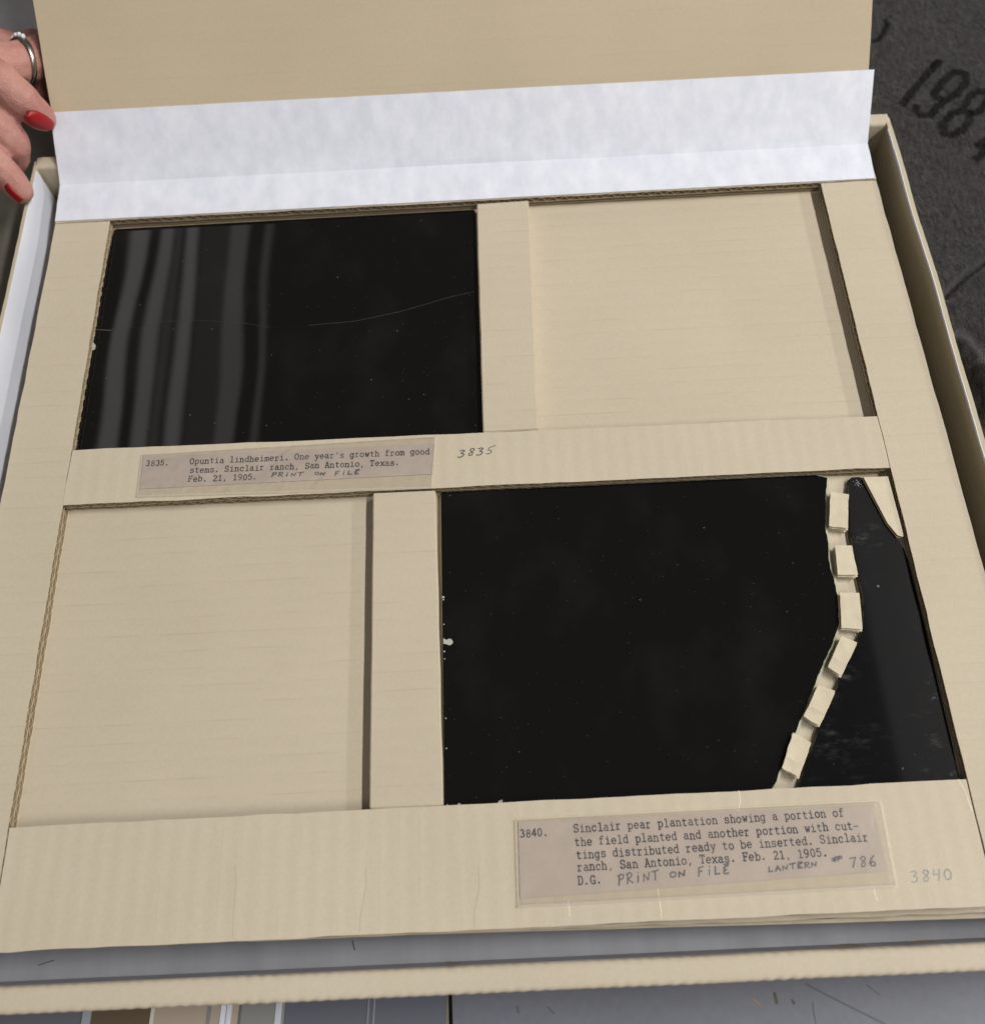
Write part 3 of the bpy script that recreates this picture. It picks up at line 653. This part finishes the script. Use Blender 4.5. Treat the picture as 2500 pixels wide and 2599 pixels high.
def liner(p0, p1, inward, z0, z1, thick, parent, m, wob=.8):
    n = 90; vs = []; fs = []; ix, iy = inward
    for i in range(n+1):
        t = i/n; x = p0[0]+(p1[0]-p0[0])*t; y = p0[1]+(p1[1]-p0[1])*t
        bow = -wob*noise.noise(Vector((x*.02, y*.02, 5))); x += ix*bow; y += iy*bow
        jz = .22*noise.noise(Vector((x*.25, y*.25, 8)))
        a = .06; vs += [(x+ix*a, y+iy*a, z0), (x+ix*a, y+iy*a, z1+jz), (x+ix*(a+thick), y+iy*(a+thick), z1+jz), (x+ix*(a+thick), y+iy*(a+thick), z0)]
    for i in range(n):
        a = i*4; b = a+4
        for k in range(4): fs.append((a+k, b+k, b+(k+1) % 4, a+(k+1) % 4))
    fs += [(3, 2, 1, 0), (n*4, n*4+1, n*4+2, n*4+3)]
    return mesh_obj('liner', vs, fs, m, parent)
liner((XL, YF+.5), (XL, YB-2), (1, 0), ZT+4.5, ZR-.2, .5, lw, M['liner'])
liner((XR, YF+.5), (XR, YB-3.5), (-1, 0), ZR-1.2, ZR+.2, .35, rw, M['liner'], .8)['label'] = 'frayed white paper edge along the side wall'
M['shadeboard'] = M['boxside']

def rolled(name, y_in, y_out, z0, parent, scallop, m, x0=None, x1=None):
    """folded-over wall: upright panel with a rounded, ribbed rim"""
    x0 = XL-1.6 if x0 is None else x0; x1 = XR+2.8 if x1 is None else x1
    n = int((x1-x0)/.9); sgn = 1 if y_out > y_in else -1; w = abs(y_out-y_in); r = 2.0
    prof = [(0, z0), (0, ZR-r)]+[(r-r*math.cos(a), ZR-r+r*math.sin(a)) for a in (.5, 1.0, 1.57)]+[(w*.35, ZR+.12), (w*.65, ZR+.1)]+[(w-r+r*math.sin(a), ZR-r+r*math.cos(a)) for a in (0, .55, 1.05, 1.57)]+[(w, z0)]
    vs, fs = [], []
    K = len(prof)
    for i in range(n+1):
        x = x0+(x1-x0)*i/n
        ph = x/5.2*2*math.pi+1.2*noise.noise(Vector((x*.06, 0, 0)))
        amp = scallop*(.6+.9*noise.noise(Vector((x*.05, 4, 0))))
        rr = math.sin(ph); big = .35*noise.noise(Vector((x*.02, 2, 0)))
        for k, (d, z) in enumerate(prof):
            e = 0; ez = 0
            if 1 <= k <= 3: e = -amp*.8*rr; ez = amp*.3*rr
            if 8 <= k <= 10: e = amp*1.2*rr; ez = amp*.6*rr
            if 5 <= k <= 6: ez = amp*.05*rr
            vs.append((x, y_in+sgn*(d+e+(big if k > 0 else 0)), z+ez+(big*.3 if k else 0)))
    for i in range(n):
        for k in range(K-1):
            a = i*K+k; q = (a, a+1, a+K+1, a+K); fs.append(q if sgn > 0 else q[::-1])
        fs.append((i*K+K-1, i*K, (i+1)*K, (i+1)*K+K-1) if sgn > 0 else ((i+1)*K+K-1, (i+1)*K, i*K, i*K+K-1))
    fs += [tuple(range(K))[::-1], tuple(n*K+k for k in range(K))]
    return mesh_obj(name, vs, fs, m, parent, smooth=True)
fw = rolled('wall', YF, -396.3, ZT+.1, box, .15, M['boxboard'])
bw = rolled('wall', YB, 43.6, ZT+.1, box, .10, M['boxboard'], XL-.6, XR+1.6)
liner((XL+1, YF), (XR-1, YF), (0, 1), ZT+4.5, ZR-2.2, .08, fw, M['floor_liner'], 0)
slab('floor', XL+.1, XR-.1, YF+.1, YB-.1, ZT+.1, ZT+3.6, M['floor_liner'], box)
M['flake'] = plain('brown_scrap', (.16, .12, .085), .8)
for s in L['flake']:
    # scraps of torn brown lining caught behind the front wall
    g = Geo(); n = len(s)
    vs = [(p[0], YF+.8+.4*(i % 2), ZR-5) for i, p in enumerate(s)]+[(p[0], YF+1.0+(.9 if 0 < i < n-1 else .1), ZR-.6+(1.0 if 0 < i < n-1 else -.6)) for i, p in enumerate(s)]+[(p[0], YF+.9, ZR-2) for p in s]
    g.add(vs, [(i, i+1, n+i+1, n+i) for i in range(n-1)]+[(n+i, n+i+1, 2*n+i+1, 2*n+i) for i in range(n-1)])
    g.obj('torn_scrap', [M['flake']], fw)
M['hair'] = plain('dark_hair', (.06, .05, .045), .6)
fl = [c for c in box.children if c.name.startswith('floor')][0]
for s in L['hair']:
    g = Geo(); ribbon(g, s, .3, ZT+3.9); g.obj('stray_hair', [M['hair']], fl)

# ------------------------------------------------------------------ trays
low = empty('stacked_tray', (0, -174, ZT+3.7), 'lower tan tray stacked under the open one, only an edge showing', 'tray')
for k in range(4):
    z = ZT+3.8+k*6.35; o_ = (0, .6, -.4, .3)[k]
    block('board_layer', [(-231+o_, 25), (231+o_, 25), (231+o_, -378.6-o_), (-231+o_, -372.6+o_)], z, z+6.2, [M['by']], low, .4, 2, .2)
tray = empty('plate_tray', (0, -174, -10.6), 'tan corrugated tray with four windows, its lid held open', 'tray')
corr('backing_board', [(-232, 25.8), (232, 25.8), (232, -376.3), (-232, -374)], -6.95, ['x'], M['bx'], tray)
corr('rail', [(-232.4, -.35), (-201.6, -.35), (-201.9, -374.3), (-232.4, -374.3)], 0, ['x', 'x'], M['bx'], tray)
rr_ = [(201.25, .9), (232.3, .9), (232.0, -373.6), (201.2, -373.6)]
corr('rail', rr_, 0, ['x'], M['bx'], tray)
block('rail_base', [(202.3, .4), (231.6, .4), (231.4, -373), (202.2, -373)], -6.9, -3.62, [M['by']], tray, .3, 2, .05)
corr('rail', [(-232.6, 26), (232.5, 26), (232.5, 1.35), (-232.6, .1)], .15, ['y', 'x'], M['bx'], tray)
mr = corr('rail', L['mid_rail'], 0, ['y', 'y'], M['by'], tray)
br = corr('rail', [(-201.2, -327.0), (200.6, -325.3), (200.4, -373.9), (-201.3, -374.4)], 0, ['y', 'y'], M['by'], tray)
block('divider', L['divider_a'], -6.9, -.15, [M['bx']], tray, .45, 3)
block('divider', L['divider_b'], -6.9, -.1, [M['bx']], tray, .45, 3)
g = Geo(); hand_write(g, '3835', L['p3835'][0], L['p3835'][1], .06, .5, 1.45, .35, 3); g.obj('pencilled_number', [M['pencil']], mr)
g = Geo(); hand_write(g, '3840', L['p3840'][0], L['p3840'][1], .06, .5, 1.6, .1, 4); g.obj('pencilled_number', [M['pencil_pale']], br)
for i, s in enumerate(L['creases']):
    q = []
    for k in range(len(s)-1):
        for t in (0, .25, .5, .75): q.append((s[k][0]*(1-t)+s[k+1][0]*t+random.uniform(-.15, .15), s[k][1]*(1-t)+s[k+1][1]*t))
    q.append(s[-1])
    g = Geo(); ribbon(g, q, .28 if i < 3 else .4, .05); g.obj('crease', [M['crease_dark'] if i < 3 else M['crease_light']], br)

# lid board, hinged by white paper at the back of the tray, leaning back at forty degrees
A40 = math.atan2(54.0, 64.5); dy, dz = math.cos(A40), math.sin(A40)
def lid_pt(x, s, n=0.0):          # s = distance from the hinge, n = in front of the lid face
    return (x, 26.6+s*dy-n*dz, 1.6+s*dz+n*dy)
vs, fs = [], []
nx, ny = 60, 50
for side, off in ((0, 0.0), (1, -3.3)):
    for j in range(ny+1):
        for i in range(nx+1):
            x = -231.0+461.6*i/nx; s = 400*j/ny
            if i == 0: x += .9*noise.noise(Vector((0, s*.02, 3)))
            if i == nx: x += .9*noise.noise(Vector((4, s*.02, 3)))
            vs.append(lid_pt(x, s+.3, off+.5*noise.noise(Vector((x*.01, s*.01, 1)))))
Q = (nx+1)*(ny+1)
for j in range(ny):
    for i in range(nx):
        a = j*(nx+1)+i; fs.append((a, a+1, a+nx+2, a+nx+1)); fs.append(tuple(Q+k for k in (a, a+nx+1, a+nx+2, a+1)))
ringi = [i for i in range(nx+1)]+[j*(nx+1)+nx for j in range(1, ny+1)]+[ny*(nx+1)+i for i in range(nx-1, -1, -1)]+[j*(nx+1) for j in range(ny-1, 0, -1)]
for k in range(len(ringi)):
    a, b = ringi[k], ringi[(k+1) % len(ringi)]; fs.append((a, Q+a, Q+b, b))
lid = mesh_obj('lid', vs, fs, M['lid'], tray)
# white paper hinge: one strip lying on the rail, the other glued to the lid
def hinge_pt(x, t):
    if t <= 1: y, z = .7+t*25.1, .75+t*2.05
    else:
        s = (t-1)*38.8; _, y, z = lid_pt(0, s, 1.3); z += .2
    return y, z
vs, fs = [], []
nx = 150; ts = [i/10 for i in range(0, 11)]+[1+i/14 for i in range(1, 15)]
for side in (0, 1):
    for t in ts:
        for i in range(nx+1):
            u = i/nx; x = -232.7+464.6*u+(1.2*u*max(0, t-1)) + (1.4*(1-u) if t > 1 else 0)*(t-1)
            y, z = hinge_pt(x, t)
            wv = .35*noise.noise(Vector((x*.012, t*1.5, 0)))+.22*noise.noise(Vector((x*.05, t*3, 4)))
            edge = 1.2*noise.noise(Vector((x*.008, 7, 0))) if t > 1.9 else 0
            if t <= 1:
                k = math.sin(math.pi*t); y += .5*wv*(.4+t) ; z += wv*1.2*k+.2*wv-(0.0)
                if t == 0: y = .75+1.1*u+.25*noise.noise(Vector((x*.02, 0, 2)))
            else: y += -.5*wv*.6; z += wv*.8+edge*.12
            vs.append((x, y, z-(.14 if side else 0)))
T = len(ts); Q = (nx+1)*T
for j in range(T-1):
    for i in range(nx):
        a = j*(nx+1)+i; fs.append((a, a+1, a+nx+2, a+nx+1)); fs.append(tuple(Q+k for k in (a, a+nx+1, a+nx+2, a+1)))
ringi = [i for i in range(nx+1)]+[j*(nx+1)+nx for j in range(1, T)]+[(T-1)*(nx+1)+i for i in range(nx-1, -1, -1)]+[j*(nx+1) for j in range(T-2, 0, -1)]
for k in range(len(ringi)):
    a, b = ringi[k], ringi[(k+1) % len(ringi)]; fs.append((a, Q+a, Q+b, b))
mesh_obj('paper_hinge', vs, fs, M['white'], tray)['label'] = 'creased white paper hinge joining lid and tray'

# ------------------------------------------------------------------ glass plates
def plate(name, poly, ztop, th, mtop, medge, parent, bev=.7, tilt=None, edge_bev=None):
    """glass plate: face polygon, a sloping broken or ground edge and an underside"""
    g = Geo(); n = len(poly)
    ar = sum(poly[i][0]*poly[(i+1) % n][1]-poly[(i+1) % n][0]*poly[i][1] for i in range(n))
    P_ = poly if ar > 0 else poly[::-1]
    out = []
    for i in range(n):
        a, b, c = Vector(P_[i-1]), Vector(P_[i]), Vector(P_[(i+1) % n])
        d1 = (b-a).normalized(); d2 = (c-b).normalized(); n1 = Vector((d1.y, -d1.x)); n2 = Vector((d2.y, -d2.x)); m = (n1+n2)
        m = m.normalized() if m.length > .1 else n1
        e = edge_bev(b) if edge_bev else bev
        out.append((b.x+m.x*e, b.y+m.y*e))
    tz = (lambda p: 0) if tilt is None else tilt
    vs = [(p[0], p[1], ztop+tz(p)) for p in P_]+[(p[0], p[1], ztop-.9+tz(p)) for p in out]+[(p[0], p[1], ztop-th) for p in out]
    fs = [tuple(range(n)), tuple(2*n+i for i in range(n))[::-1]]; ms = [0, 1]
    for r in (0, 1):
        for i in range(n):
            j = (i+1) % n; fs.append((r*n+i, (r+1)*n+i, (r+1)*n+j, r*n+j)); ms.append(1)
    b0 = len(g.v); g.v += vs; g.f += [tuple(b0+i for i in f) for f in fs]; g.m += ms
    return g.obj(name, [mtop, medge], parent)
pa = empty('glass_plate', (-98, -75, -6.9), 'cracked black glass plate with streaky reflections above the numbered 3835 caption', 'glass plate', 'glass plates in the tray')
q = L['plate_a']; cr = L['crack']
tl, tr_, brr, bl = q
upper = [tl, tr_]+[(p[0], p[1]+.04) for p in cr[::-1]]
upper = [(tl[0]+1.6, tl[1]), (tl[0]+.2, tl[1]-1.4)]
tl = (-200.6, tl[1]+.5); cr = [(cr[0][0]-1.9, cr[0][1])]+cr[1:]
up_poly = [(tl[0]+.9, tl[1]), (tr_[0]-.6, tr_[1]+.4)]+[(tr_[0], tr_[1]-.3)]+[(4.9, cr[-1][1])]+[(p[0], p[1]+.05) for p in cr[-2:0:-1]]+[(cr[0][0]+1.6, cr[0][1]+.05), (tl[0], tl[1]-.9)]
lo_poly = [(cr[0][0]+1.6, cr[0][1]-.05)]+[(p[0], p[1]-.05) for p in cr[1:-1]]+[(4.9, cr[-1][1]-.05), (4.5, -150.5), (-201.3, -150.5)]
ym = sum(p[1] for p in cr)/len(cr)
plate('glass_piece', up_poly, -4.6, 2.3, M['glass'], M['glass_edge_dark'], pa, .35, lambda p: (p[0]+98)*.0002)
plate('glass_piece', lo_poly, -4.6, 2.3, M['glass'], M['glass_edge_dark'], pa, .35, lambda p: -(p[0]+98)*.00025)
for a_, b_, w_ in ((7, 12, .14), (2, 7, .08), (0, 2, .4)):
    g = Geo(); ribbon(g, cr[a_:b_], w_, -4.5); g.obj('crack', [M['crackline']], pa)
g = Geo(); g.prism([(p[0]-2.4, p[1]) for p in L['chip_a']], -4.55, -4.42); g.obj('chip', [M['chip']], pa)

pb = empty('glass_plate', (75, -254, -6.9), 'large main piece of the broken black glass plate beside the paper spacers', 'glass plate', 'glass plates in the tray')
def eb(p): return .35 if p.x < 100 else (1.3+.8*noise.noise(Vector((p.x*.2, p.y*.2, 0))))
def dense(poly, step, jit, keep):
    out = []
    for i in range(len(poly)):
        a, b = poly[i], poly[(i+1) % len(poly)]; n = max(1, int(math.dist(a, b)/step)) if keep(a, b) else 1
        for k in range(n):
            t = k/n; x, y = a[0]+(b[0]-a[0])*t, a[1]+(b[1]-a[1])*t
            if k: x += jit*noise.noise(Vector((x*.5, y*.5, 1))); y += jit*noise.noise(Vector((x*.5, y*.5, 9)))
            out.append((x, y))
    return out
main = dense(L['plate_b_main'], 1.8, .55, lambda a, b: a[0] > 110 and b[0] > 110 and b[1] < -181)
plate('glass_piece', main, -4.0, 2.7, M['glass'], M['glass_edge'], pb, .6, None, eb)
# bare spots along the left edge of the plate
def blob(cx, cy, r, z, n=12, jit=.25, sx=1.0):
    return [(cx+sx*r*math.cos(2*math.pi*i/n)*(1+jit*noise.noise(Vector((cx+i*.9, cy, i)))), cy+r*math.sin(2*math.pi*i/n)*(1+jit*noise.noise(Vector((i*1.3, cx, cy))))) for i in range(n)]
x_e = -17.2
g = Geo(); g.prism(blob(-14.6, -254.5, 1.55, 0), -3.98, -3.86); g.prism([(-17.3, -252.6), (-15.6, -253.6), (-15.4, -255.4), (-17.3, -255.2)], -3.98, -3.83); g.obj('chip', [M['chip']], pb)
for cy, r in ((-232.8, .5), (-234.0, .35), (-258.8, .35), (-262.2, .3), (-246, .3), (-289, .3), (-302, .3)):
    g = Geo(); g.prism(blob(x_e+.3, cy, r, 0, 7, .6), -3.98, -3.86); g.obj('chip', [M['chip']], pb)
for tri in ([(-13.4, -326.2), (-12, -324.9), (-10.4, -326.4)], [(-17.6, -326), (-17, -325.2), (-15.6, -326.4)], [(3.8, -326.6), (4.8, -324.9), (6.4, -324.4), (6.2, -326.8)]):
    g = Geo(); g.prism(tri, -3.98, -3.86); g.obj('chip', [M['chip']], pb)

shard_poly = dense(L['shard'], 1.8, .35, lambda a, b: a[0] < 190 and b[0] < 190 and not (a[1] < -326 and b[1] < -326))
ps = empty('glass_shard', (185, -254, -6.9), 'smudged black glass shard broken off along the right rail', 'glass shard')
plate('glass_piece', shard_poly, -3.9, 2.7, M['shard'], M['glass_edge_dark'], ps, .5, None, lambda p: .35+.3*abs(noise.noise(Vector((p.x*.2, p.y*.2, 0)))))
# crushed whitish patch at the shard's tip
g = Geo(); rnd = random.Random(3)
for k in range(26):
    cx = 185.6+rnd.gauss(0, 1.0); cy = -185.4+rnd.gauss(0, 1.3); r = rnd.uniform(.12, .42)
    g.add([(cx+r*math.cos(a)*rnd.uniform(.6, 1.2), cy+r*math.sin(a)*rnd.uniform(.6, 1.2), -3.8+rnd.uniform(0, .12)) for a in (0, 1.3, 2.5, 3.8, 5.1)], [(0, 1, 2, 3, 4)])
g.obj('crushed_tip', [plain('crushed_glass', (.17, .17, .18), .4)], ps)

# triangular card wedge in the corner
wq = L['wedge']
wd = empty('card_wedge', (193, -197, -6.9), 'triangular card wedge in the corner between shard and right rail', 'card wedge')
for k in range(3):
    g = Geo(); off = .25*k
    g.prism([(p[0]-off*.6, p[1]-off*.8) for p in wq], -2.0-1.5*(k+1)+.12, -2.0-1.5*k, 0, 1); g.obj('card_layer', [M['spacer'], M['spacer_edge']], wd)

# folded paper spacers between the two pieces of glass
ords = ['topmost folded cream paper spacer between the broken glass pieces, just under the middle rail', 'second folded paper spacer from the top of the glass break', 'third folded paper spacer from the top, at the bulge of the glass break', 'fourth folded paper spacer from the top, tilted along the glass break', 'fifth folded paper spacer from the top, second from the bottom rail', 'lowest folded paper spacer in the glass break, nearest the bottom rail']
for i, qd in enumerate(L['spacers']):
    cx = sum(p[0] for p in qd)/4; cy = sum(p[1] for p in qd)/4
    e = empty('paper_spacer', (cx, cy, -6.9), ords[i], 'paper spacer', 'folded paper spacers in the glass break')
    rnd = random.Random(i+20); nu, nv = 8, 12
    def leaf(ztop, zfn, dx, dy, name):
        g = Geo(); vs = []
        for lay in (0, 1):
            for v in range(nv+1):
                for u in range(nu+1):
                    x, y = quad_pt(qd, u/nu, v/nv); x += .35*noise.noise(Vector((y*.3, i*5, 2))); y += .4*noise.noise(Vector((x*.3, i*5, 7))); z = ztop+zfn(u/nu, v/nv)-.32*lay
                    vs.append((x+dx, y+dy, z+.38*noise.noise(Vector((x*.17, y*.17, i*3.3)))))
        Qn = (nu+1)*(nv+1); fs = []; ms = []
        for v in range(nv):
            for u in range(nu):
                a = v*(nu+1)+u; fs.append((a, a+nu+1, a+nu+2, a+1)); fs.append((Qn+a, Qn+a+1, Qn+a+nu+2, Qn+a+nu+1)); ms += [0, 0]
        rg = [u for u in range(nu+1)]+[v*(nu+1)+nu for v in range(1, nv+1)]+[nv*(nu+1)+u for u in range(nu-1, -1, -1)]+[v*(nu+1) for v in range(nv-1, 0, -1)]
        for k in range(len(rg)):
            a, b = rg[k], rg[(k+1) % len(rg)]; fs.append((a, b, Qn+b, Qn+a)); ms.append(1)
        g.v, g.f, g.m = vs, fs, ms
        return g.obj(name, [M['spacer'], M['spacer_edge']], e)
    tl_ = rnd.uniform(-.5, .5); crease = rnd.uniform(.45, .7)
    leaf(-1.6, lambda u, v: .5*(u-.5)*tl_ + .35*math.exp(-((v-crease)/.06)**2)*(1 if i in (3, 4, 5) else .2)+.3*(u-.5)**2, 0, 0, 'upper_fold')
    leaf(-2.5, lambda u, v: -.5*u*(1 if i % 2 else .3)-.3*v, .25, -.5, 'lower_fold')
    leaf(-3.9, lambda u, v: .3*u, rnd.uniform(-.3, .3), -.2, 'lower_fold')
    leaf(-5.6, lambda u, v: 0, rnd.uniform(-.3, .3), rnd.uniform(-.4, .1), 'lower_fold')

# ------------------------------------------------------------------ caption labels in clear film
def caption(pre, name, label, lines, hands, pw, tw):
    qp, qf = L[pre+'_paper'], L[pre+'_film']
    cx = sum(p[0] for p in qf)/4; cy = sum(p[1] for p in qf)/4
    e = empty(name, (cx, cy, 0.05), label, 'label', 'typed captions under clear film')
    n = 40; vs = []; fs = []
    def sheet(nm, q, z, th, m, wv, nx=40, ny=10):
        vs = []; fs = []
        for lay in (0, 1):
            for j in range(ny+1):
                for i in range(nx+1):
                    x, y = quad_pt(q, i/nx, j/ny); vs.append((x, y, z+wv*noise.noise(Vector((x*.06, y*.09, 2)))*1.0+.02-th*lay))
        Qn = (nx+1)*(ny+1)
        for j in range(ny):
            for i in range(nx):
                a = j*(nx+1)+i; fs.append((a, a+nx+1, a+nx+2, a+1)); 
                if th: fs.append((Qn+a, Qn+a+1, Qn+a+nx+2, Qn+a+nx+1))
        if not th: vs = vs[:Qn]
        else:
            rg = [u for u in range(nx+1)]+[v*(nx+1)+nx for v in range(1, ny+1)]+[ny*(nx+1)+u for u in range(nx-1, -1, -1)]+[v*(nx+1) for v in range(ny-1, 0, -1)]
            for k in range(len(rg)):
                a, b = rg[k], rg[(k+1) % len(rg)]; fs.append((a, b, Qn+b, Qn+a))
        return mesh_obj(nm, vs, fs, m, e, smooth=not th)
    pp = sheet('paper', qp, .35, .22, M['label'], .0)
    g = Geo()
    for tx, (a, b) in lines: typed(g, tx, a, b, .40, tw)
    g.obj('typed_text', [M['ink']], pp)
    g = Geo()
    for k, (tx, (a, b), hk) in enumerate(hands): hand_write(g, tx, a, b, .40, pw, hk, .1, k+5)
    g.obj('pencil_note', [M['pencil']], pp)
    fo = sheet('film_sleeve', qf, .75, 0, M[pre+'_film'], .25)
    for k in range(4):
        a, b = Vector(qf[k]), Vector(qf[(k+1) % 4]); g = Geo(); ribbon(g, [a, b], .45 if k != 2 else 1.0, 1.05); g.obj('welded_edge', [M['film_rim']], fo)
    return e
caption('l1', 'caption_label', 'shorter typed caption 3835 on faded mauve paper, on the middle rail', L['l1_lines'], L['l1_hand'], .62, .46)
caption('l2', 'caption_label', 'larger typed caption 3840 on faded mauve paper, on the bottom rail', L['l2_lines'], L['l2_hand'], .58, .46)

# ------------------------------------------------------------------ the hand at the lid's left edge
hand = empty('person', (-300, 60, 0), 'hand with red nails holding the left edge of the open lid', 'hand')
def chain(bm, pts, rads, n=9):
    P_ = [Vector(p) for p in pts]
    for k in range(len(P_)-1):
        for i in range(n+(1 if k == len(P_)-2 else 0)):
            t = i/n
            p0, p1, p2, p3 = P_[max(0, k-1)], P_[k], P_[k+1], P_[min(len(P_)-1, k+2)]
            c_ = .5*((2*p1)+(p2-p0)*t+(2*p0-5*p1+4*p2-p3)*t*t+(3*p1-p0-3*p2+p3)*t**3)
            r = rads[k]+(rads[k+1]-rads[k])*(t*t*(3-2*t))
            if 1 <= k <= len(P_)-3: r *= 1+.035*math.cos(2*math.pi*t)-(.09 if i == 0 else 0)-(.05 if i == 2 else 0)
            bmesh.ops.create_icosphere(bm, subdivisions=2, radius=r, matrix=Matrix.Translation(c_))
bm = bmesh.new()
chain(bm, L['palm'][:3], [27, 27, 22]); chain(bm, L['palm'][2:], [22, 19])
chain(bm, L['palm'][2:3]+[(-285, 75, 25)], [20, 16])
chain(bm, L['hand_b'], [15, 12.5, 11.2, 10.2, 8.6, 6.6])
chain(bm, L['hand_a'], [14, 12.5, 12.8, 12.0, 10.5, 9])
chain(bm, L['hand_e'], [13, 11, 10, 9.5, 8.5, 7.5])
chain(bm, L['hand_c'], [14, 12, 11.4, 9.6, 8.8, 8])
chain(bm, L['hand_d'], [13, 10.5, 9.4, 8.4, 7.4])
hv = [v.co.copy() for v in bm.verts]; bm.verts.index_update(); hf = [[v.index for v in f.verts] for f in bm.faces]; bm.free()
ho = mesh_obj('hand', hv, hf, M['skin'], hand, smooth=True)
rm = ho.modifiers.new('remesh', 'REMESH'); rm.mode = 'VOXEL'; rm.voxel_size = .0009; rm.use_smooth_shade = True
sm = ho.modifiers.new('smooth', 'SMOOTH'); sm.factor = .5; sm.iterations = 3
CAM = Vector((10.9, -369.7, 398.0))
def nail(base, tip, wid, arch, nrm, name='nail'):
    base, tip = Vector(base), Vector(tip); ax = (tip-base); ln = ax.length; ax.normalize()
    nrm = (nrm-ax*nrm.dot(ax)).normalized(); sd = ax.cross(nrm); vs, fs = [], []; nu, nv = 14, 10
    for lay in (0, 1):
        for i in range(nu+1):
            t = i/nu; w = wid/2*math.sqrt(max(0, 1-((.4-t)/.41)**2)) if t < .4 else wid/2*(1-.42*((t-.4)/.6)**2.2)
            w = max(w, 1.2)
            for j in range(nv+1):
                v = -1+2*j/nv; h = arch*(1-v*v)-arch*.35+.9*math.sin(math.pi*t)-(.7 if lay else 0)
                vs.append(tuple(base+ax*ln*t+sd*w*v+nrm*h))
    Qn = (nu+1)*(nv+1)
    for i in range(nu):
        for j in range(nv):
            a = i*(nv+1)+j; fs.append((a, a+1, a+nv+2, a+nv+1)); fs.append((Qn+a, Qn+a+nv+1, Qn+a+nv+2, Qn+a+1))
    rg = [j for j in range(nv+1)]+[i*(nv+1)+nv for i in range(1, nu+1)]+[nu*(nv+1)+j for j in range(nv-1, -1, -1)]+[i*(nv+1) for i in range(nu-1, 0, -1)]
    for k in range(len(rg)):
        a, b = rg[k], rg[(k+1) % len(rg)]; fs.append((a, Qn+a, Qn+b, b))
    return mesh_obj(name, vs, fs, M['nail'], ho, smooth=True)
nb = L['nail_b_end']; nd = L['nail_d_end']
nail(nb[1], nb[0], 9.5, 2.2, (CAM-Vector(nb[1])).normalized()+Vector((.1, -.45, -.45)))
nail(nd[1], nd[0], 9.0, 2.2, (CAM-Vector(nd[1])).normalized()*.35+Vector((-.5, -.5, -.6)))
# ring
rc = Vector(L['ring'][0]); rt = Vector(L['ring_top'][0])
rax = Vector((.63*.9988+.3*.0485-.71*.0072, -.63*.0413+.3*.9125+.71*.4069, -.63*.0263+.3*.4061-.71*.9134)).normalized()
u = (rt-rc); u = (u-rax*u.dot(rax)).normalized(); w_ = rax.cross(u)
re_ = empty('ring', tuple(rc), 'silver ring with small stones worn on the upper finger', 'ring')
vs, fs = [], []; n1, n2, R0 = 64, 10, 12.7
for i in range(n1):
    a = 2*math.pi*i/n1; d = u*math.cos(a)+w_*math.sin(a); wd_ = 1.45+.8*max(0, math.cos(a))
    for j in range(n2):
        b = 2*math.pi*j/n2; vs.append(tuple(rc+d*(R0+.75*math.cos(b))+rax*wd_*math.sin(b)))
for i in range(n1):
    for j in range(n2):
        fs.append((i*n2+j, i*n2+(j+1) % n2, ((i+1) % n1)*n2+(j+1) % n2, ((i+1) % n1)*n2+j))
band = mesh_obj('band', vs, fs, M['silver'], re_, smooth=True)
for k, an in enumerate((-.42, -.14, .14, .42)):
    d = u*math.cos(an)+w_*math.sin(an); bm = bmesh.new()
    bmesh.ops.create_icosphere(bm, subdivisions=1, radius=1.5, matrix=Matrix.Translation(rc+d*(R0+1.5)))
    mesh_obj('stone', [v.co.copy() for v in bm.verts], [[v.index for v in f.verts] for f in bm.faces], M['gem'], re_); bm.free()
    g = Geo()
    for s_ in (-1, 1):
        p = rc+d*(R0+.4)+rax*1.5*s_; q_ = p+d*2.2
        g.add([p+w_*.35, p-w_*.35, p+rax*.4, q_], [(0, 1, 3), (1, 2, 3), (2, 0, 3), (0, 2, 1)])
    g.obj('prong', [M['silver']], re_)
